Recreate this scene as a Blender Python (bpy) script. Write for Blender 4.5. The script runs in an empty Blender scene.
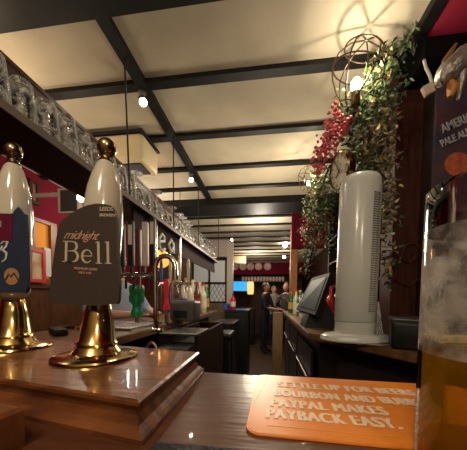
import bpy, bmesh, math, random
from mathutils import Vector, Matrix
random.seed(7)
S = bpy.context.scene
COL = S.collection
PI = math.pi
# ---------------------------------------------------------------- camera
FPX, PPX, PPY = 250.0, 233.5, 309.0
CAM = Vector((0, 0, 1.36))
_fy = Vector((267 - PPX, PPY - 298, -FPX)).normalized()
_up = Vector((math.sin(math.radians(.9)), math.cos(math.radians(.9)), 0))
_up = (_up - _up.dot(_fy) * _fy).normalized()
_rx = _fy.cross(_up)
M3 = Matrix((_rx, _fy, _up))
cd = bpy.data.cameras.new('camera'); cam = bpy.data.objects.new('camera', cd); COL.objects.link(cam)
cam.matrix_world = Matrix.Translation(CAM) @ M3.to_4x4()
cd.sensor_fit = 'HORIZONTAL'; cd.sensor_width = 36; cd.lens = FPX / 467 * 36
cd.shift_y = (PPY - 225) / 467; cd.clip_start = .01
S.camera = cam
# ---------------------------------------------------------------- world, lights, exposure
S.view_settings.view_transform = 'Standard'; S.view_settings.look = 'None'
S.view_settings.gamma = 1; S.view_settings.use_curve_mapping = False
S.view_settings.exposure = 0.1
S.cycles.transparent_max_bounces = 32
w = bpy.data.worlds.new('world'); S.world = w; w.use_nodes = True
w.node_tree.nodes['Background'].inputs[0].default_value = (1, .85, .65, 1)
w.node_tree.nodes['Background'].inputs[1].default_value = .03
def lamp(name, loc, power, col=(1, .78, .5), r=.03, kind='POINT', size=.4, rot=(0, 0, 0), spot=None):
    l = bpy.data.lights.new(name, kind); l.energy = power; l.color = col
    if kind == 'AREA': l.size = size
    else: l.shadow_soft_size = r
    if kind == 'SPOT': l.spot_size = spot or 2; l.spot_blend = .6
    o = bpy.data.objects.new(name, l); o.location = loc; o.rotation_euler = rot; COL.objects.link(o); return o
WARM = (1, .86, .64)
lamp('light_over_bar', (-.25, -.5, 2.3), 17, WARM, .12)
lamp('light_front_room', (.55, -.9, 2.2), 15, WARM, .12)
lamp('light_room_left', (-1.3, 1.0, 2.2), 4, (1, .76, .5), .1)
lamp('light_mid', (-.1, 3.6, 2.15), 19, (1, .88, .7), .12)
lamp('light_mid_left', (-1.5, 2.6, 2.1), 15, (1, .9, .75), .1)
lamp('light_far', (-.3, 6.2, 2.15), 24, (1, .86, .68), .12)
lamp('light_gangway', (.0, 2.2, 1.85), 16, (1, .85, .62), .2)

def at(px, py, X=None, Y=None, Z=None):
    v = M3 @ Vector((px - PPX, PPY - py, -FPX))
    if X is not None: t = (X - CAM.x) / v.x
    elif Y is not None: t = (Y - CAM.y) / v.y
    else: t = (Z - CAM.z) / v.z
    return CAM + v * t
# ---------------------------------------------------------------- materials
MATS = {}
def mat(name, col, rough=.5, metal=0, var=0, scale=8, stretch=(1, 1, 1), col2=None, bump=0, emit=0, spec=.5, coat=0, trans=0, ior=1.45, hi=(.35, .65)):
    if name in MATS: return MATS[name]
    m = bpy.data.materials.new(name); m.use_nodes = True
    nt = m.node_tree; b = nt.nodes['Principled BSDF']
    b.inputs['Roughness'].default_value = rough; b.inputs['Metallic'].default_value = metal
    b.inputs['Specular IOR Level'].default_value = spec; b.inputs['Coat Weight'].default_value = coat
    b.inputs['Transmission Weight'].default_value = trans; b.inputs['IOR'].default_value = ior
    b.inputs['Base Color'].default_value = (*col, 1)
    if var or col2 or bump:
        tc = nt.nodes.new('ShaderNodeTexCoord'); mp = nt.nodes.new('ShaderNodeMapping')
        mp.inputs['Scale'].default_value = stretch
        n = nt.nodes.new('ShaderNodeTexNoise'); n.inputs['Scale'].default_value = scale; n.inputs['Detail'].default_value = 5
        nt.links.new(tc.outputs['Object'], mp.inputs[0]); nt.links.new(mp.outputs[0], n.inputs['Vector'])
        r = nt.nodes.new('ShaderNodeValToRGB')
        c2 = col2 or tuple(c * (1 - var) for c in col)
        r.color_ramp.elements[0].position = hi[0]; r.color_ramp.elements[0].color = (*c2, 1)
        r.color_ramp.elements[1].position = hi[1]; r.color_ramp.elements[1].color = (*col, 1)
        nt.links.new(n.outputs['Fac'], r.inputs[0]); nt.links.new(r.outputs[0], b.inputs['Base Color'])
        if bump:
            bp = nt.nodes.new('ShaderNodeBump'); bp.inputs['Strength'].default_value = bump; bp.inputs['Distance'].default_value = .01
            nt.links.new(n.outputs['Fac'], bp.inputs['Height']); nt.links.new(bp.outputs[0], b.inputs['Normal'])
    if emit:
        b.inputs['Emission Color'].default_value = (*col, 1); b.inputs['Emission Strength'].default_value = emit
    MATS[name] = m; return m
def glassmat(name, *a, edge=0, **k):
    m = _glassmat(name, *a, **k)
    if edge:
        nt = m.node_tree; mr = nt.nodes['edge_add']; mr.inputs[1].default_value = edge
    return m
def _glassmat(name, col=(1, 1, 1), tint=.9, gloss=1.0, frost=0.0, fcol=(.8, .8, .75), fscale=60, frange=(.5, .7)):
    m = bpy.data.materials.new(name); m.use_nodes = True; nt = m.node_tree
    for n in list(nt.nodes): nt.nodes.remove(n)
    N = nt.nodes.new; L = nt.links.new
    out = N('ShaderNodeOutputMaterial'); tr = N('ShaderNodeBsdfTransparent'); gl = N('ShaderNodeBsdfGlossy'); mx = N('ShaderNodeMixShader'); fr = N('ShaderNodeLayerWeight')
    tr.inputs[0].default_value = (*[c * tint for c in col], 1); gl.inputs['Roughness'].default_value = .04
    fr.inputs['Blend'].default_value = .35
    mt = N('ShaderNodeMath'); mt.operation = 'MULTIPLY'; mt.inputs[1].default_value = gloss
    L(fr.outputs['Fresnel'], mt.inputs[0]); L(mt.outputs[0], mx.inputs[0]); L(tr.outputs[0], mx.inputs[1]); L(gl.outputs[0], mx.inputs[2])
    last = mx
    if frost:  # pale noise layer: foam film, beer tint and painted shelf-glass sparkle
        df = N('ShaderNodeBsdfDiffuse'); tl = N('ShaderNodeBsdfTranslucent'); df.inputs[0].default_value = (*fcol, 1); tl.inputs[0].default_value = (*fcol, 1)
        ad = N('ShaderNodeMixShader'); L(df.outputs[0], ad.inputs[1]); L(tl.outputs[0], ad.inputs[2])
        tc = N('ShaderNodeTexCoord'); n = N('ShaderNodeTexNoise'); n.inputs['Scale'].default_value = fscale; n.inputs['Detail'].default_value = 6
        mr = N('ShaderNodeMapRange'); mr.inputs[1].default_value = frange[0]; mr.inputs[2].default_value = frange[1]; mr.inputs[4].default_value = frost
        L(tc.outputs['Object'], n.inputs['Vector']); L(n.outputs['Fac'], mr.inputs[0])
        m2 = N('ShaderNodeMixShader'); lw_ = N('ShaderNodeLayerWeight'); lw_.inputs['Blend'].default_value = .5; pw = N('ShaderNodeMath'); pw.operation = 'POWER'; pw.inputs[1].default_value = 3; L(lw_.outputs['Facing'], pw.inputs[0])
        ea = N('ShaderNodeMath'); ea.operation = 'MULTIPLY'; ea.name = 'edge_add'; ea.inputs[1].default_value = 0; L(pw.outputs[0], ea.inputs[0])  # rim highlight painted as pale diffuse towards grazing angles
        sm = N('ShaderNodeMath'); sm.operation = 'ADD'; sm.use_clamp = True; L(mr.outputs[0], sm.inputs[0]); L(ea.outputs[0], sm.inputs[1]); L(sm.outputs[0], m2.inputs[0]); L(mx.outputs[0], m2.inputs[1]); L(ad.outputs[0], m2.inputs[2]); last = m2
    L(last.outputs[0], out.inputs[0]); MATS[name] = m; return m
plaster = mat('plaster', (.68, .60, .46), .9, var=.22, scale=3.0, bump=.15, spec=.1)
blackbeam = mat('black_beam', (.012, .011, .010), .55, var=.4, scale=20, bump=.1, spec=.3)
red = mat('burgundy_paint', (.42, .025, .06), .6, var=.15, scale=4)
redw = mat('burgundy_wall', (.15, .010, .022), .8, var=.15, scale=4, spec=.08)
darkwood = mat('dark_wood', (.032, .012, .007), .5, var=.6, scale=9, stretch=(6, 1, 6), bump=.05, spec=.25)
postwood = mat('post_wood', (.062, .017, .009), .55, var=.55, scale=9, stretch=(7, 7, .8), bump=.05, spec=.2)
barwood = mat('bar_wood', (.12, .042, .022), .3, var=.28, scale=12, stretch=(1, 9, 6), bump=.08, spec=.35, coat=.12)
plinthwood = mat('plinth_wood', (.24, .080, .026), .28, col2=(.065, .021, .009), scale=16, stretch=(1, 5, 1.5), bump=.12, coat=.25, hi=(.3, .7))
orangewood = mat('orange_wood', (.50, .20, .05), .4, var=.4, scale=8, stretch=(6, 6, .8))
tanwood = mat('tan_wood', (.32, .20, .09), .5, var=.3, scale=8, stretch=(6, 6, .8))
ctop = mat('counter_top', (.19, .092, .042), .4, var=.45, scale=10, stretch=(5, 1, 1), spec=.3)
black = mat('black_plastic', (.012, .012, .013), .42, spec=.35)
blackm = mat('black_matte', (.012, .011, .011), .7)
brass = mat('brass', (.62, .43, .17), .16, 1, var=.3, scale=25)
brassd = mat('brass_knob', (.42, .33, .18), .2, 1, var=.3, scale=20)
chrome = mat('chrome', (.75, .74, .72), .12, 1)
steel = mat('steel', (.45, .44, .42), .3, 1)
cream = mat('cream_ceramic', (.60, .54, .44), .12, var=.08, scale=20, coat=.6)
white = mat('white_plastic', (.66, .68, .66), .25, coat=.3)
offw = mat('cream_plastic', (.88, .74, .46), .45)
floorm = mat('floor_boards', (.10, .055, .032), .55, var=.5, scale=6, stretch=(5, .6, 1))
clear = glassmat('clear_glass', tint=.93, gloss=1.4)

# ---------------------------------------------------------------- mesh builder
class MB:
    def __init__(s): s.bm = bmesh.new(); s.mi = 0
    def face(s, vs):
        try: f = s.bm.faces.new(vs); f.material_index = s.mi; return f
        except ValueError: return None
    def rings(s, rings, closed=True, cap0=True, cap1=True):
        R = [[s.bm.verts.new(p) for p in r] for r in rings]
        n = len(R[0])
        for a, b in zip(R, R[1:]):
            for i in range(n if closed else n - 1):
                j = (i + 1) % n; s.face((a[i], a[j], b[j], b[i]))
        if cap0: s.face(R[0][::-1])
        if cap1: s.face(R[-1])
        return s
    def box(s, x0, x1, y0, y1, z0, z1, m=None):
        c = [Vector(p) for p in ((x0, y0), (x1, y0), (x1, y1), (x0, y1))] if 0 else [(x0, y0), (x1, y0), (x1, y1), (x0, y1)]
        r = [[Vector((x, y, z)) for x, y in c] for z in (z0, z1)]
        if m: r = [[m @ v for v in q] for q in r]
        return s.rings(r)
    def bbox(s, cx, cy, cz, dx, dy, dz, b=.003, m=None, seg=2):      # bevelled box
        t = MB(); t.box(-dx / 2, dx / 2, -dy / 2, dy / 2, -dz / 2, dz / 2)
        bmesh.ops.bevel(t.bm, geom=t.bm.edges[:], offset=b, segments=seg, affect='EDGES', profile=.5)
        mm = (m or Matrix()) @ Matrix.Translation((cx, cy, cz))
        return s.join(t, mm)
    def join(s, t, m=None):
        t.bm.verts.index_update(); vs = [s.bm.verts.new((m @ v.co) if m else v.co) for v in t.bm.verts]
        for f in t.bm.faces:
            g = s.face([vs[v.index] for v in f.verts])
            if g and t.mi == 0: g.material_index = s.mi if f.material_index == 0 else f.material_index
        t.bm.free(); return s
    def lathe(s, prof, seg=24, m=None, cap0=True, cap1=True):
        rs = []
        for r, z in prof:
            q = [Vector((max(r, 1e-5) * math.cos(2 * PI * i / seg), max(r, 1e-5) * math.sin(2 * PI * i / seg), z)) for i in range(seg)]
            rs.append([m @ v for v in q] if m else q)
        return s.rings(rs, True, cap0, cap1)
    def cyl(s, p0, p1, r0, r1=None, seg=12):
        p0, p1 = Vector(p0), Vector(p1); r1 = r0 if r1 is None else r1
        q = (p1 - p0).to_track_quat('Z', 'Y').to_matrix().to_4x4()
        return s.lathe([(r0, 0), (r1, (p1 - p0).length)], seg, Matrix.Translation(p0) @ q)
    def ball(s, c, r, seg=12, sc=(1, 1, 1)):
        m = Matrix.Translation(c) @ Matrix.Diagonal((*sc, 1))
        n = max(6, seg // 2)
        return s.lathe([(r * math.sin(PI * i / n), -r * math.cos(PI * i / n)) for i in range(n + 1)], seg, m)
    def tube(s, pts, r, seg=8, closed=False):
        pts = [Vector(p) for p in pts]; n = len(pts); rs = []
        up = Vector((0, 0, 1)); prev = None
        for i, p in enumerate(pts):
            if closed: d = pts[(i + 1) % n] - pts[i - 1]
            else: d = pts[min(i + 1, n - 1)] - pts[max(i - 1, 0)]
            d.normalize()
            if prev is None:
                a = up if abs(d.z) < .9 else Vector((1, 0, 0)); u = d.cross(a).normalized()
            else: u = (prev - prev.dot(d) * d).normalized()
            prev = u; v = d.cross(u); rr = r[i] if isinstance(r, (list, tuple)) else r
            rs.append([p + rr * (math.cos(2 * PI * k / seg) * u + math.sin(2 * PI * k / seg) * v) for k in range(seg)])
        if closed: rs.append(rs[0]); return s.rings(rs, True, False, False)
        return s.rings(rs)
    def prism(s, pts, off):                                         # polygon of 3-D points extruded by off
        off = Vector(off); a = [s.bm.verts.new(p) for p in pts]; b = [s.bm.verts.new(Vector(p) + off) for p in pts]
        s.face(a[::-1]); s.face(b); n = len(a)
        for i in range(n): s.face((a[i], a[(i + 1) % n], b[(i + 1) % n], b[i]))
        return s
    def build(s, name, mats, parent=None, world=True, smooth=False, **tags):
        if not isinstance(mats, (list, tuple)): mats = [mats]
        bmesh.ops.recalc_face_normals(s.bm, faces=s.bm.faces[:])
        if parent is not None and world:
            pm = wm(parent); s.bm.transform(pm.inverted())
        me = bpy.data.meshes.new(name); s.bm.to_mesh(me); s.bm.free()
        for m in mats: me.materials.append(m)
        if smooth:
            me.polygons.foreach_set('use_smooth', [True] * len(me.polygons))
            try: me.set_sharp_from_angle(angle=math.radians(40))
            except Exception: pass
        o = bpy.data.objects.new(name, me); COL.objects.link(o)
        if parent is not None: o.parent = parent
        for k, v in tags.items(): o[k] = v
        return o
def wm(o):
    m = Matrix()
    while o is not None:
        m = Matrix.LocRotScale(o.location, o.rotation_euler, o.scale) @ m; o = o.parent
    return m
def tag(o, label, cat, group=None):
    o['label'] = label; o['category'] = cat
    if group: o['group'] = group
    return o
def thing(name, label, cat, loc=(0, 0, 0), rz=0, group=None):
    o = bpy.data.objects.new(name, None); o.empty_display_size = .05; COL.objects.link(o)
    o.location = loc; o.rotation_euler = (0, 0, rz); return tag(o, label, cat, group)
def copy_tree(o, loc=None, rz=None, label=None, scale=None, parent=None):
    c = o.copy(); COL.objects.link(c)
    if parent is not None: c.parent = parent
    if loc is not None: c.location = loc
    if rz is not None: c.rotation_euler = (0, 0, rz)
    if label: c['label'] = label
    if scale: c.scale = (scale,) * 3 if isinstance(scale, (int, float)) else scale
    for ch in [x for x in COL.objects if x.parent == o]: copy_tree(ch, parent=c)
    return c
def text(body, m, size, material, name, parent, depth=.0006, bold=0, shear=0, spacing=1.0, align='LEFT', xs=1.0):
    cu = bpy.data.curves.new('lettering', 'FONT'); cu.body = body; cu.size = size; cu.extrude = depth; cu.offset = bold
    cu.shear = shear; cu.space_character = spacing; cu.align_x = align
    t = bpy.data.objects.new('lettering', cu); COL.objects.link(t)
    bpy.context.view_layer.update()
    me = bpy.data.meshes.new_from_object(t.evaluated_get(bpy.context.evaluated_depsgraph_get()))
    bpy.data.objects.remove(t)
    me.transform(Matrix.Diagonal((xs, 1, 1, 1))); me.transform(m)
    if parent is not None: me.transform(wm(parent).inverted())
    me.materials.clear(); me.materials.append(material)
    o = bpy.data.objects.new(name, me); COL.objects.link(o); o.parent = parent
    return o
def basis(o, x, y):                                                # frame with origin o, x axis, y roughly up
    x = x.normalized(); z = x.cross(y).normalized(); y = z.cross(x)
    m = Matrix((x, y, z)).transposed().to_4x4(); m.translation = o; return m
def struct(mb, name, m, **k): return mb.build(name, m, kind='structure', **k)

# ================================================================ THE SETTING
XL, XR, YB, YF = -2.1, 1.25, 9.4, -1.6
CZ = 2.47
struct(MB().box(XL - .1, XR + .1, YF - .1, YB + .1, -.1, 0), 'floor', floorm)
struct(MB().box(XL - .1, XR + .1, YF - .1, YB + .1, CZ, CZ + .1), 'ceiling', plaster)
struct(MB().box(XL - .1, XL, YF, YB, 0, CZ), 'wall_left', redw)
struct(MB().box(XR, XR + .1, YF, YB, 0, CZ), 'wall_right', darkwood)
struct(MB().box(XL, XR, YB, YB + .1, 0, CZ), 'wall_back', mat('far_wall', (.10, .055, .03), .6, var=.3))
struct(MB().box(XL, XR, YF - .1, YF, 0, CZ), 'wall_front', mat('front_plaster', (.42, .33, .22), .8))
struct(MB().box(XL, XL + .03, YF, 4.5, 0, 1.43).box(XL, XL + .05, YF, 4.5, 1.43, 1.47), 'baseboard_left', mat('dado_wood', (.11, .042, .018), .5, spec=.2, var=.4, scale=6, stretch=(1, 5, .8)))
n = 1
JY = [1.30, 1.73, 2.15, 2.54, 3.46, 3.84, 4.24, 4.62, 5.02, 5.42, 5.82, 6.22, 6.62, 7.02, 7.42]
for y in JY:
    struct(MB().box(XL, .584 if y < 1.34 else .74, y - .05, y, CZ - .022, CZ), 'trim_%d' % n, blackbeam); n += 1
struct(MB().box(XL, .584, .30, .945, CZ - .03, CZ), 'trim_%d' % n, blackbeam); n += 1          # broad near beam
struct(MB().box(XL, 1.25, 2.80, 3.17, CZ - .075, CZ), 'trim_%d' % n, blackbeam); n += 1       # deep cross beam
struct(MB().box(-.685, -.63, .945, 2.80, CZ - .026, CZ), 'trim_%d' % n, blackbeam); n += 1    # lengthwise beam
struct(MB().box(.585, .63, -.6, 1.34, CZ - .035, CZ), 'trim_%d' % n, blackbeam); n += 1
CY0 = at(445, 35, Z=CZ - .03).y
struct(MB().box(.631, XR, -.6, CY0 - .001, CZ - .03, CZ), 'trim_%d' % n, red); n += 1        # burgundy ceiling panel
struct(MB().box(.631, XR, CY0, 1.339, 2.36, CZ), 'trim_%d' % n, mat('canopy_black', (.008, .007, .007), .9, spec=.05)); n += 1
struct(MB().box(XL, XR, 8.0, 8.1, 2.10, CZ), 'trim_%d' % n, redw); n += 1                     # far bulkhead
struct(MB().box(.30, .74, 3.30, 3.36, 2.0, CZ - .022), 'trim_%d' % n, redw); n += 1
# ================================================================ LEFT WALL THINGS
def on(px, py, X=None, Y=None, Z=None): return at(px, py, X, Y, Z)
XW = XL + .001
a = at(27, 216, X=XL); b = at(54, 300, X=XL)
y0, y1 = sorted((a.y, b.y))
t = MB()
zt, zb = a.z, 1.47
t.box(XL, XL + .05, y0, y0 + .03, zb, zt).box(XL, XL + .05, y1 - .07, y1, zb, zt).box(XL, XL + .048, y0 + .03, y1 - .07, zt - .03, zt).box(XL, XL + .04, y0 + .03, y1 - .07, zb, zb + .05).box(XL, XL + .045, y0 + .03, y1 - .07, zt - .29, zt - .26)
wn = struct(t, 'window_1', mat('casing_wood', (.26, .085, .025), .4, var=.3))
p = MB().box(XL + .005, XL + .02, y0 + .03, y1 - .07, zb + .05, zt - .03).build('window_pane', mat('amber_pane', (.60, .22, .02), .5, emit=.35, spec=.1), wn)
def frame_pic(name, label, cat, px0, py0, px1, py1, X, fm, im, bw=.03, dep=.025, sign=1):
    a = at(px0, py0, X=X); b = at(px1, py1, X=X)
    y0, y1 = sorted((a.y, b.y)); z0, z1 = sorted((a.z, b.z))
    r = thing(name, label, cat, (X, (y0 + y1) / 2, z0))
    m = MB(); x1 = X + dep * sign
    lo, hi = sorted((X, x1))
    m.box(lo, hi, y0, y0 + bw, z0, z1).box(lo, hi, y1 - bw, y1, z0, z1).box(lo, hi, y0 + bw, y1 - bw, z0, z0 + bw).box(lo, hi, y0 + bw, y1 - bw, z1 - bw, z1)
    m.build('frame', fm, r)
    lo, hi = sorted((X, X + dep * .6 * sign))
    MB().box(lo, hi, y0 + bw, y1 - bw, z0 + bw, z1 - bw).build('picture', im, r)
    return r
redp = mat('red_paint', (.55, .03, .03), .45)
frame_pic('framed_notice', 'red framed cream notice hanging below the amber window pane', 'picture', 26, 247, 44, 283, XL + .051, redp, mat('notice_paper', (.72, .66, .48), .7, col2=(.45, .25, .12), scale=9))
frame_pic('framed_picture', 'small dark wood framed picture high on the burgundy wall behind the left pump', 'picture', 27, 178, 38, 206, XL + .001, postwood, mat('old_print', (.30, .10, .08), .6, col2=(.15, .05, .04), scale=9))
c = at(49, 262, X=XL + .1)
tag(MB().bbox(XL + .032, c.y + .03, c.z, .06, .075, .27, .008).build('white_cabinet', white), 'small white box on the wall beside the red framed notice', 'box')
# grey screen on a bracket + lamp
c0, c1 = at(59, 190, Y=1.95), at(77, 211, Y=1.95)
r = thing('wall_screen', 'dark hanging screen with pale frame behind the large pump handle', 'screen', ((c0.x + c1.x) / 2, 1.95, c1.z))
cx, cz, dx, dz = (c0.x + c1.x) / 2, (c0.z + c1.z) / 2, c1.x - c0.x, c0.z - c1.z
MB().box(cx - dx / 2, cx + dx / 2, 1.96, 2.0, cz - dz / 2, cz + dz / 2).build('screen', mat('dim_screen', (.05, .045, .045), .15), r)
m = MB(); bw = .012
m.box(cx - dx / 2 - bw, cx - dx / 2, 1.95, 2.0, cz - dz / 2 - bw, cz + dz / 2 + bw).box(cx + dx / 2, cx + dx / 2 + bw, 1.95, 2.0, cz - dz / 2 - bw, cz + dz / 2 + bw)
m.box(cx - dx / 2, cx + dx / 2, 1.95, 2.0, cz - dz / 2 - bw, cz - dz / 2).box(cx - dx / 2, cx + dx / 2, 1.95, 2.0, cz + dz / 2, cz + dz / 2 + bw).build('frame', mat('pale_frame', (.5, .4, .35), .4), r)
MB().box(XL, cx, 1.99, 2.01, cz + dz / 2 - .03, cz + dz / 2).build('bracket', mat('pale_frame', (.5, .4, .35)), r)

# ================================================================ HANGING GLASS SHELF
r = thing('glass_shelf', 'long dark hanging shelf with back board for glasses over the left counter', 'shelf', (-.75, 1.9, 1.835))
MB().box(-.85, -.652, .30, 3.3, 1.820, 1.838).build('shelf_board', darkwood, r)
MB().box(-.652, -.646, .30, 3.3, 1.816, 1.8385).build('edge_strip', mat('edge_metal', (.12, .09, .07), .45, .2), r, label='thin paler edging strip')
MB().box(-.862, -.85, .30, 3.3, 1.82, 2.12).box(-.868, -.846, .30, 3.3, 2.12, 2.135).build('back_board', mat('shelf_back', (.075, .03, .018), .45, var=.4, scale=7, stretch=(1, 1, 6)), r)
MB().box(-.712, -.70, 1.25, 3.3, 1.69, 1.8195).build('sign_board', mat('sign_board', (.030, .013, .015), .7, spec=.15), r)
for px, Y in ((124.5, 1.14), (173.3, 1.70), (198.2, 2.31)):
    q = at(px, 20 if Y < 1 else 60 if Y < 1.5 else 137 if Y < 2 else 181, Z=CZ - .026); MB().cyl((-.645, q.y, 1.8386), (q.x, q.y, CZ - .025), .0042, seg=8).build('hanging_rod', blackm, r)
MB().cyl((-.64, 3.25, 1.8386), (-.64, 3.25, CZ - .001), .0045, seg=8).build('hanging_rod', blackm, r)
# white script lettering on the sign board (reads ea...)
m = MB()
def circ(cy, cz, rr, a0, a1, n=14): return [Vector((-.694, cy + rr * math.cos(math.radians(a0 + (a1 - a0) * i / n)), cz + rr * math.sin(math.radians(a0 + (a1 - a0) * i / n)))) for i in range(n + 1)]
def sgn(px, py): return at(px, py, X=-.694)
k1 = sgn(162, 243); k2 = sgn(171, 246)
wy = .045
m.tube([Vector((-.694, k1.y - wy, k1.z + .0)), Vector((-.694, k1.y + wy * .8, k1.z + .02)), Vector((-.694, k1.y + wy * .7, k1.z + .05)), Vector((-.694, k1.y, k1.z + .06)), Vector((-.694, k1.y - wy, k1.z + .02)), Vector((-.694, k1.y - wy, k1.z - .03)), Vector((-.694, k1.y, k1.z - .055)), Vector((-.694, k1.y + wy, k1.z - .03))], .0095)
m.build('lettering', mat('white_letters', (.92, .92, .88), .6), r); m = MB()
m.tube([Vector((-.694, k2.y + wy, k2.z + .02)), Vector((-.694, k2.y, k2.z + .045)), Vector((-.694, k2.y - wy, k2.z)), Vector((-.694, k2.y, k2.z - .045)), Vector((-.694, k2.y + wy, k2.z)), Vector((-.694, k2.y + wy, k2.z + .03)), Vector((-.694, k2.y + wy * 1.2, k2.z - .045))], .0095)
m.build('lettering', mat('white_letters', (.92, .92, .88), .6), r)

def pint(h=.13, rb=.027, rt=.036):                                 # upside-down glass, local base at rim z=0
    m = MB(); t = .003
    m.lathe([(rt, 0), (rt * .985, h * .3), (rt * .90, h * .55), (rb * 1.03, h * .88), (rb * .97, h * .96), (rb * .82, h), (rb * .6, h - .002), (rb - t, h - .012), (rt * .92 - t, h * .55), (rt - t, .0)], 20, None, False, False)
    m.lathe([(rb * .6, h - .003), (.001, h - .004)], 20, None, False, False)
    return m
def tumbler(): 
    m = MB(); m.lathe([(.034, 0), (.038, .03), (.036, .07), (.030, .088), (.026, .09), (.027, .085), (.033, .07), (.035, .03), (.031, 0)], 16, None, False, False); m.lathe([(.026, .089), (.001, .089)], 16, None, False, False); return m
def wine():
    m = MB(); m.lathe([(.030, 0), (.038, .03), (.040, .055), (.030, .085), (.008, .102), (.004, .115), (.004, .155), (.008, .163), (.034, .168), (.034, .171), (.001, .171)], 16, None, False, False); return m
shine = glassmat('shelf_glass', tint=.98, gloss=1.5, frost=.45, fcol=(.98, .96, .92), fscale=70, frange=(.55, .62), edge=.8)  # sparkles and bright rims painted in as pale flecks and edges
def gl(name, mb, lab, grp):
    o = mb.build(name, shine, smooth=True); return tag(o, lab, 'glass', grp)
G1 = 'pint glasses in the outer row of the hanging shelf'
proto = {
 'p': gl('pint_glass', pint(), 'upside-down straight pint glass on the near half of the hanging shelf', 'pint glasses upside down on the near half of the hanging shelf'),
 't': gl('tumbler_glass', tumbler(), 'upside-down short round tumbler on the hanging shelf beyond the pint glasses', 'tumblers on the hanging shelf'),
 'w': gl('wine_glass', wine(), 'upside-down stemmed wine glass in the outer row of the hanging shelf', 'wine glasses upside down on the hanging shelf')}
used = set()
ORD = ['first', 'second', 'third', 'fourth', 'fifth', 'sixth', 'seventh', 'eighth', 'ninth', 'tenth', 'eleventh', 'twelfth']
cnt = {}
def put(k, x, y):
    o = proto[k]
    if k in used: o = o.copy(); COL.objects.link(o)
    used.add(k); row = 'outer' if x > -.74 else 'inner'; cnt[k + row] = cnt.get(k + row, 0) + 1; q = cnt[k + row] - 1
    if k != 'w' and q < 12: o['label'] = '%s %s from the left end in the %s row of the hanging shelf' % (ORD[q], {'p': 'upside-down pint glass', 't': 'short round tumbler'}[k], row)
    if k == 'w': o['label'] = 'upside-down stemmed wine glass in the %s row of the hanging shelf' % row; o['group'] = 'wine glasses upside down in the %s row' % row
    o.location = (x, y, 1.8392); o.rotation_euler = (0, 0, random.random() * 6); s = 1 + random.uniform(-.04, .06); o.scale = (1, 1, s)
y = .57; i = 0
while y < 3.25:
    if y < 1.25: put('p', -.695 + random.uniform(-.004, .004), y); put('p', -.800 + random.uniform(-.005, .005), y + .03)
    elif y < 1.9: put('t' if i % 3 else 'w', -.696, y); put('w', -.79, y + .03)
    elif not 2.28 < y < 2.40: put('w', -.70, y); put('w', -.79, y + .03)
    i += 1; y += .078 if y < 1.25 else .084

# ceiling cassette
r = thing('ceiling_air_conditioner', 'cream boxy air conditioning unit mounted under the ceiling beams', 'air conditioner', (-1.1, 1.70, CZ - .24))
MB().box(-1.42, -.815, 1.57, 1.84, CZ - .034, CZ - .022).build('mounting_plate', blackm, r)
MB().bbox(-1.12, 1.705, CZ - .124, .60, .25, .18, .03, seg=3).build('housing', offw, r, smooth=True)
MB().bbox(-1.07, 1.69, CZ - .216, .44, .15, .012, .004).build('grille', blackm, r)
# ceiling spots
def spot(px, py, label, d, name='ceiling_spotlight', z=CZ - .028, power=3.0):
    p = at(px, py, Z=z)
    r = thing(name, label, 'spotlight', (p.x, p.y, z), 0)
    m = MB(); m.lathe([(.022, 0), (.022, -.008), (.006, -.01), (.006, -.03)], 14, Matrix.Translation(p)); m.build('mount', steel, r, smooth=True)
    d = Vector(d).normalized(); c = Vector((p.x, p.y, z - .035)); q = d.to_track_quat('Z', 'Y').to_matrix().to_4x4()
    MB().lathe([(.012, -.02), (.018, -.012), (.024, .03), (.021, .03), (.016, .0)], 16, Matrix.Translation(c) @ q).build('lamp_head', steel, r, smooth=True)
    MB().lathe([(.001, .032), (.016, .028), (.0155, .012), (.001, .010)][::-1], 16, Matrix.Translation(c) @ q).build('bulb', mat('hot_bulb', (1, .86, .62), emit=28), r)
    e = c + d * .05
    o = lamp('spotlight_light', e - Vector(r.location), power, WARM, .012, 'SPOT', spot=2.4, rot=(-d).to_track_quat('Z', 'Y').to_euler()); o.parent = r
    return r
spot(142, 92, 'small steel spotlight on the lengthwise ceiling beam nearest the camera', (.35, -.3, -.8))
spot(191, 174, 'small steel spotlight on the lengthwise ceiling beam beyond the nearest one', (.25, -.5, -.8))
spot(232, 237, 'small spotlight on the distant ceiling joists', (0, -.6, -.8), z=CZ - .023)

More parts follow.
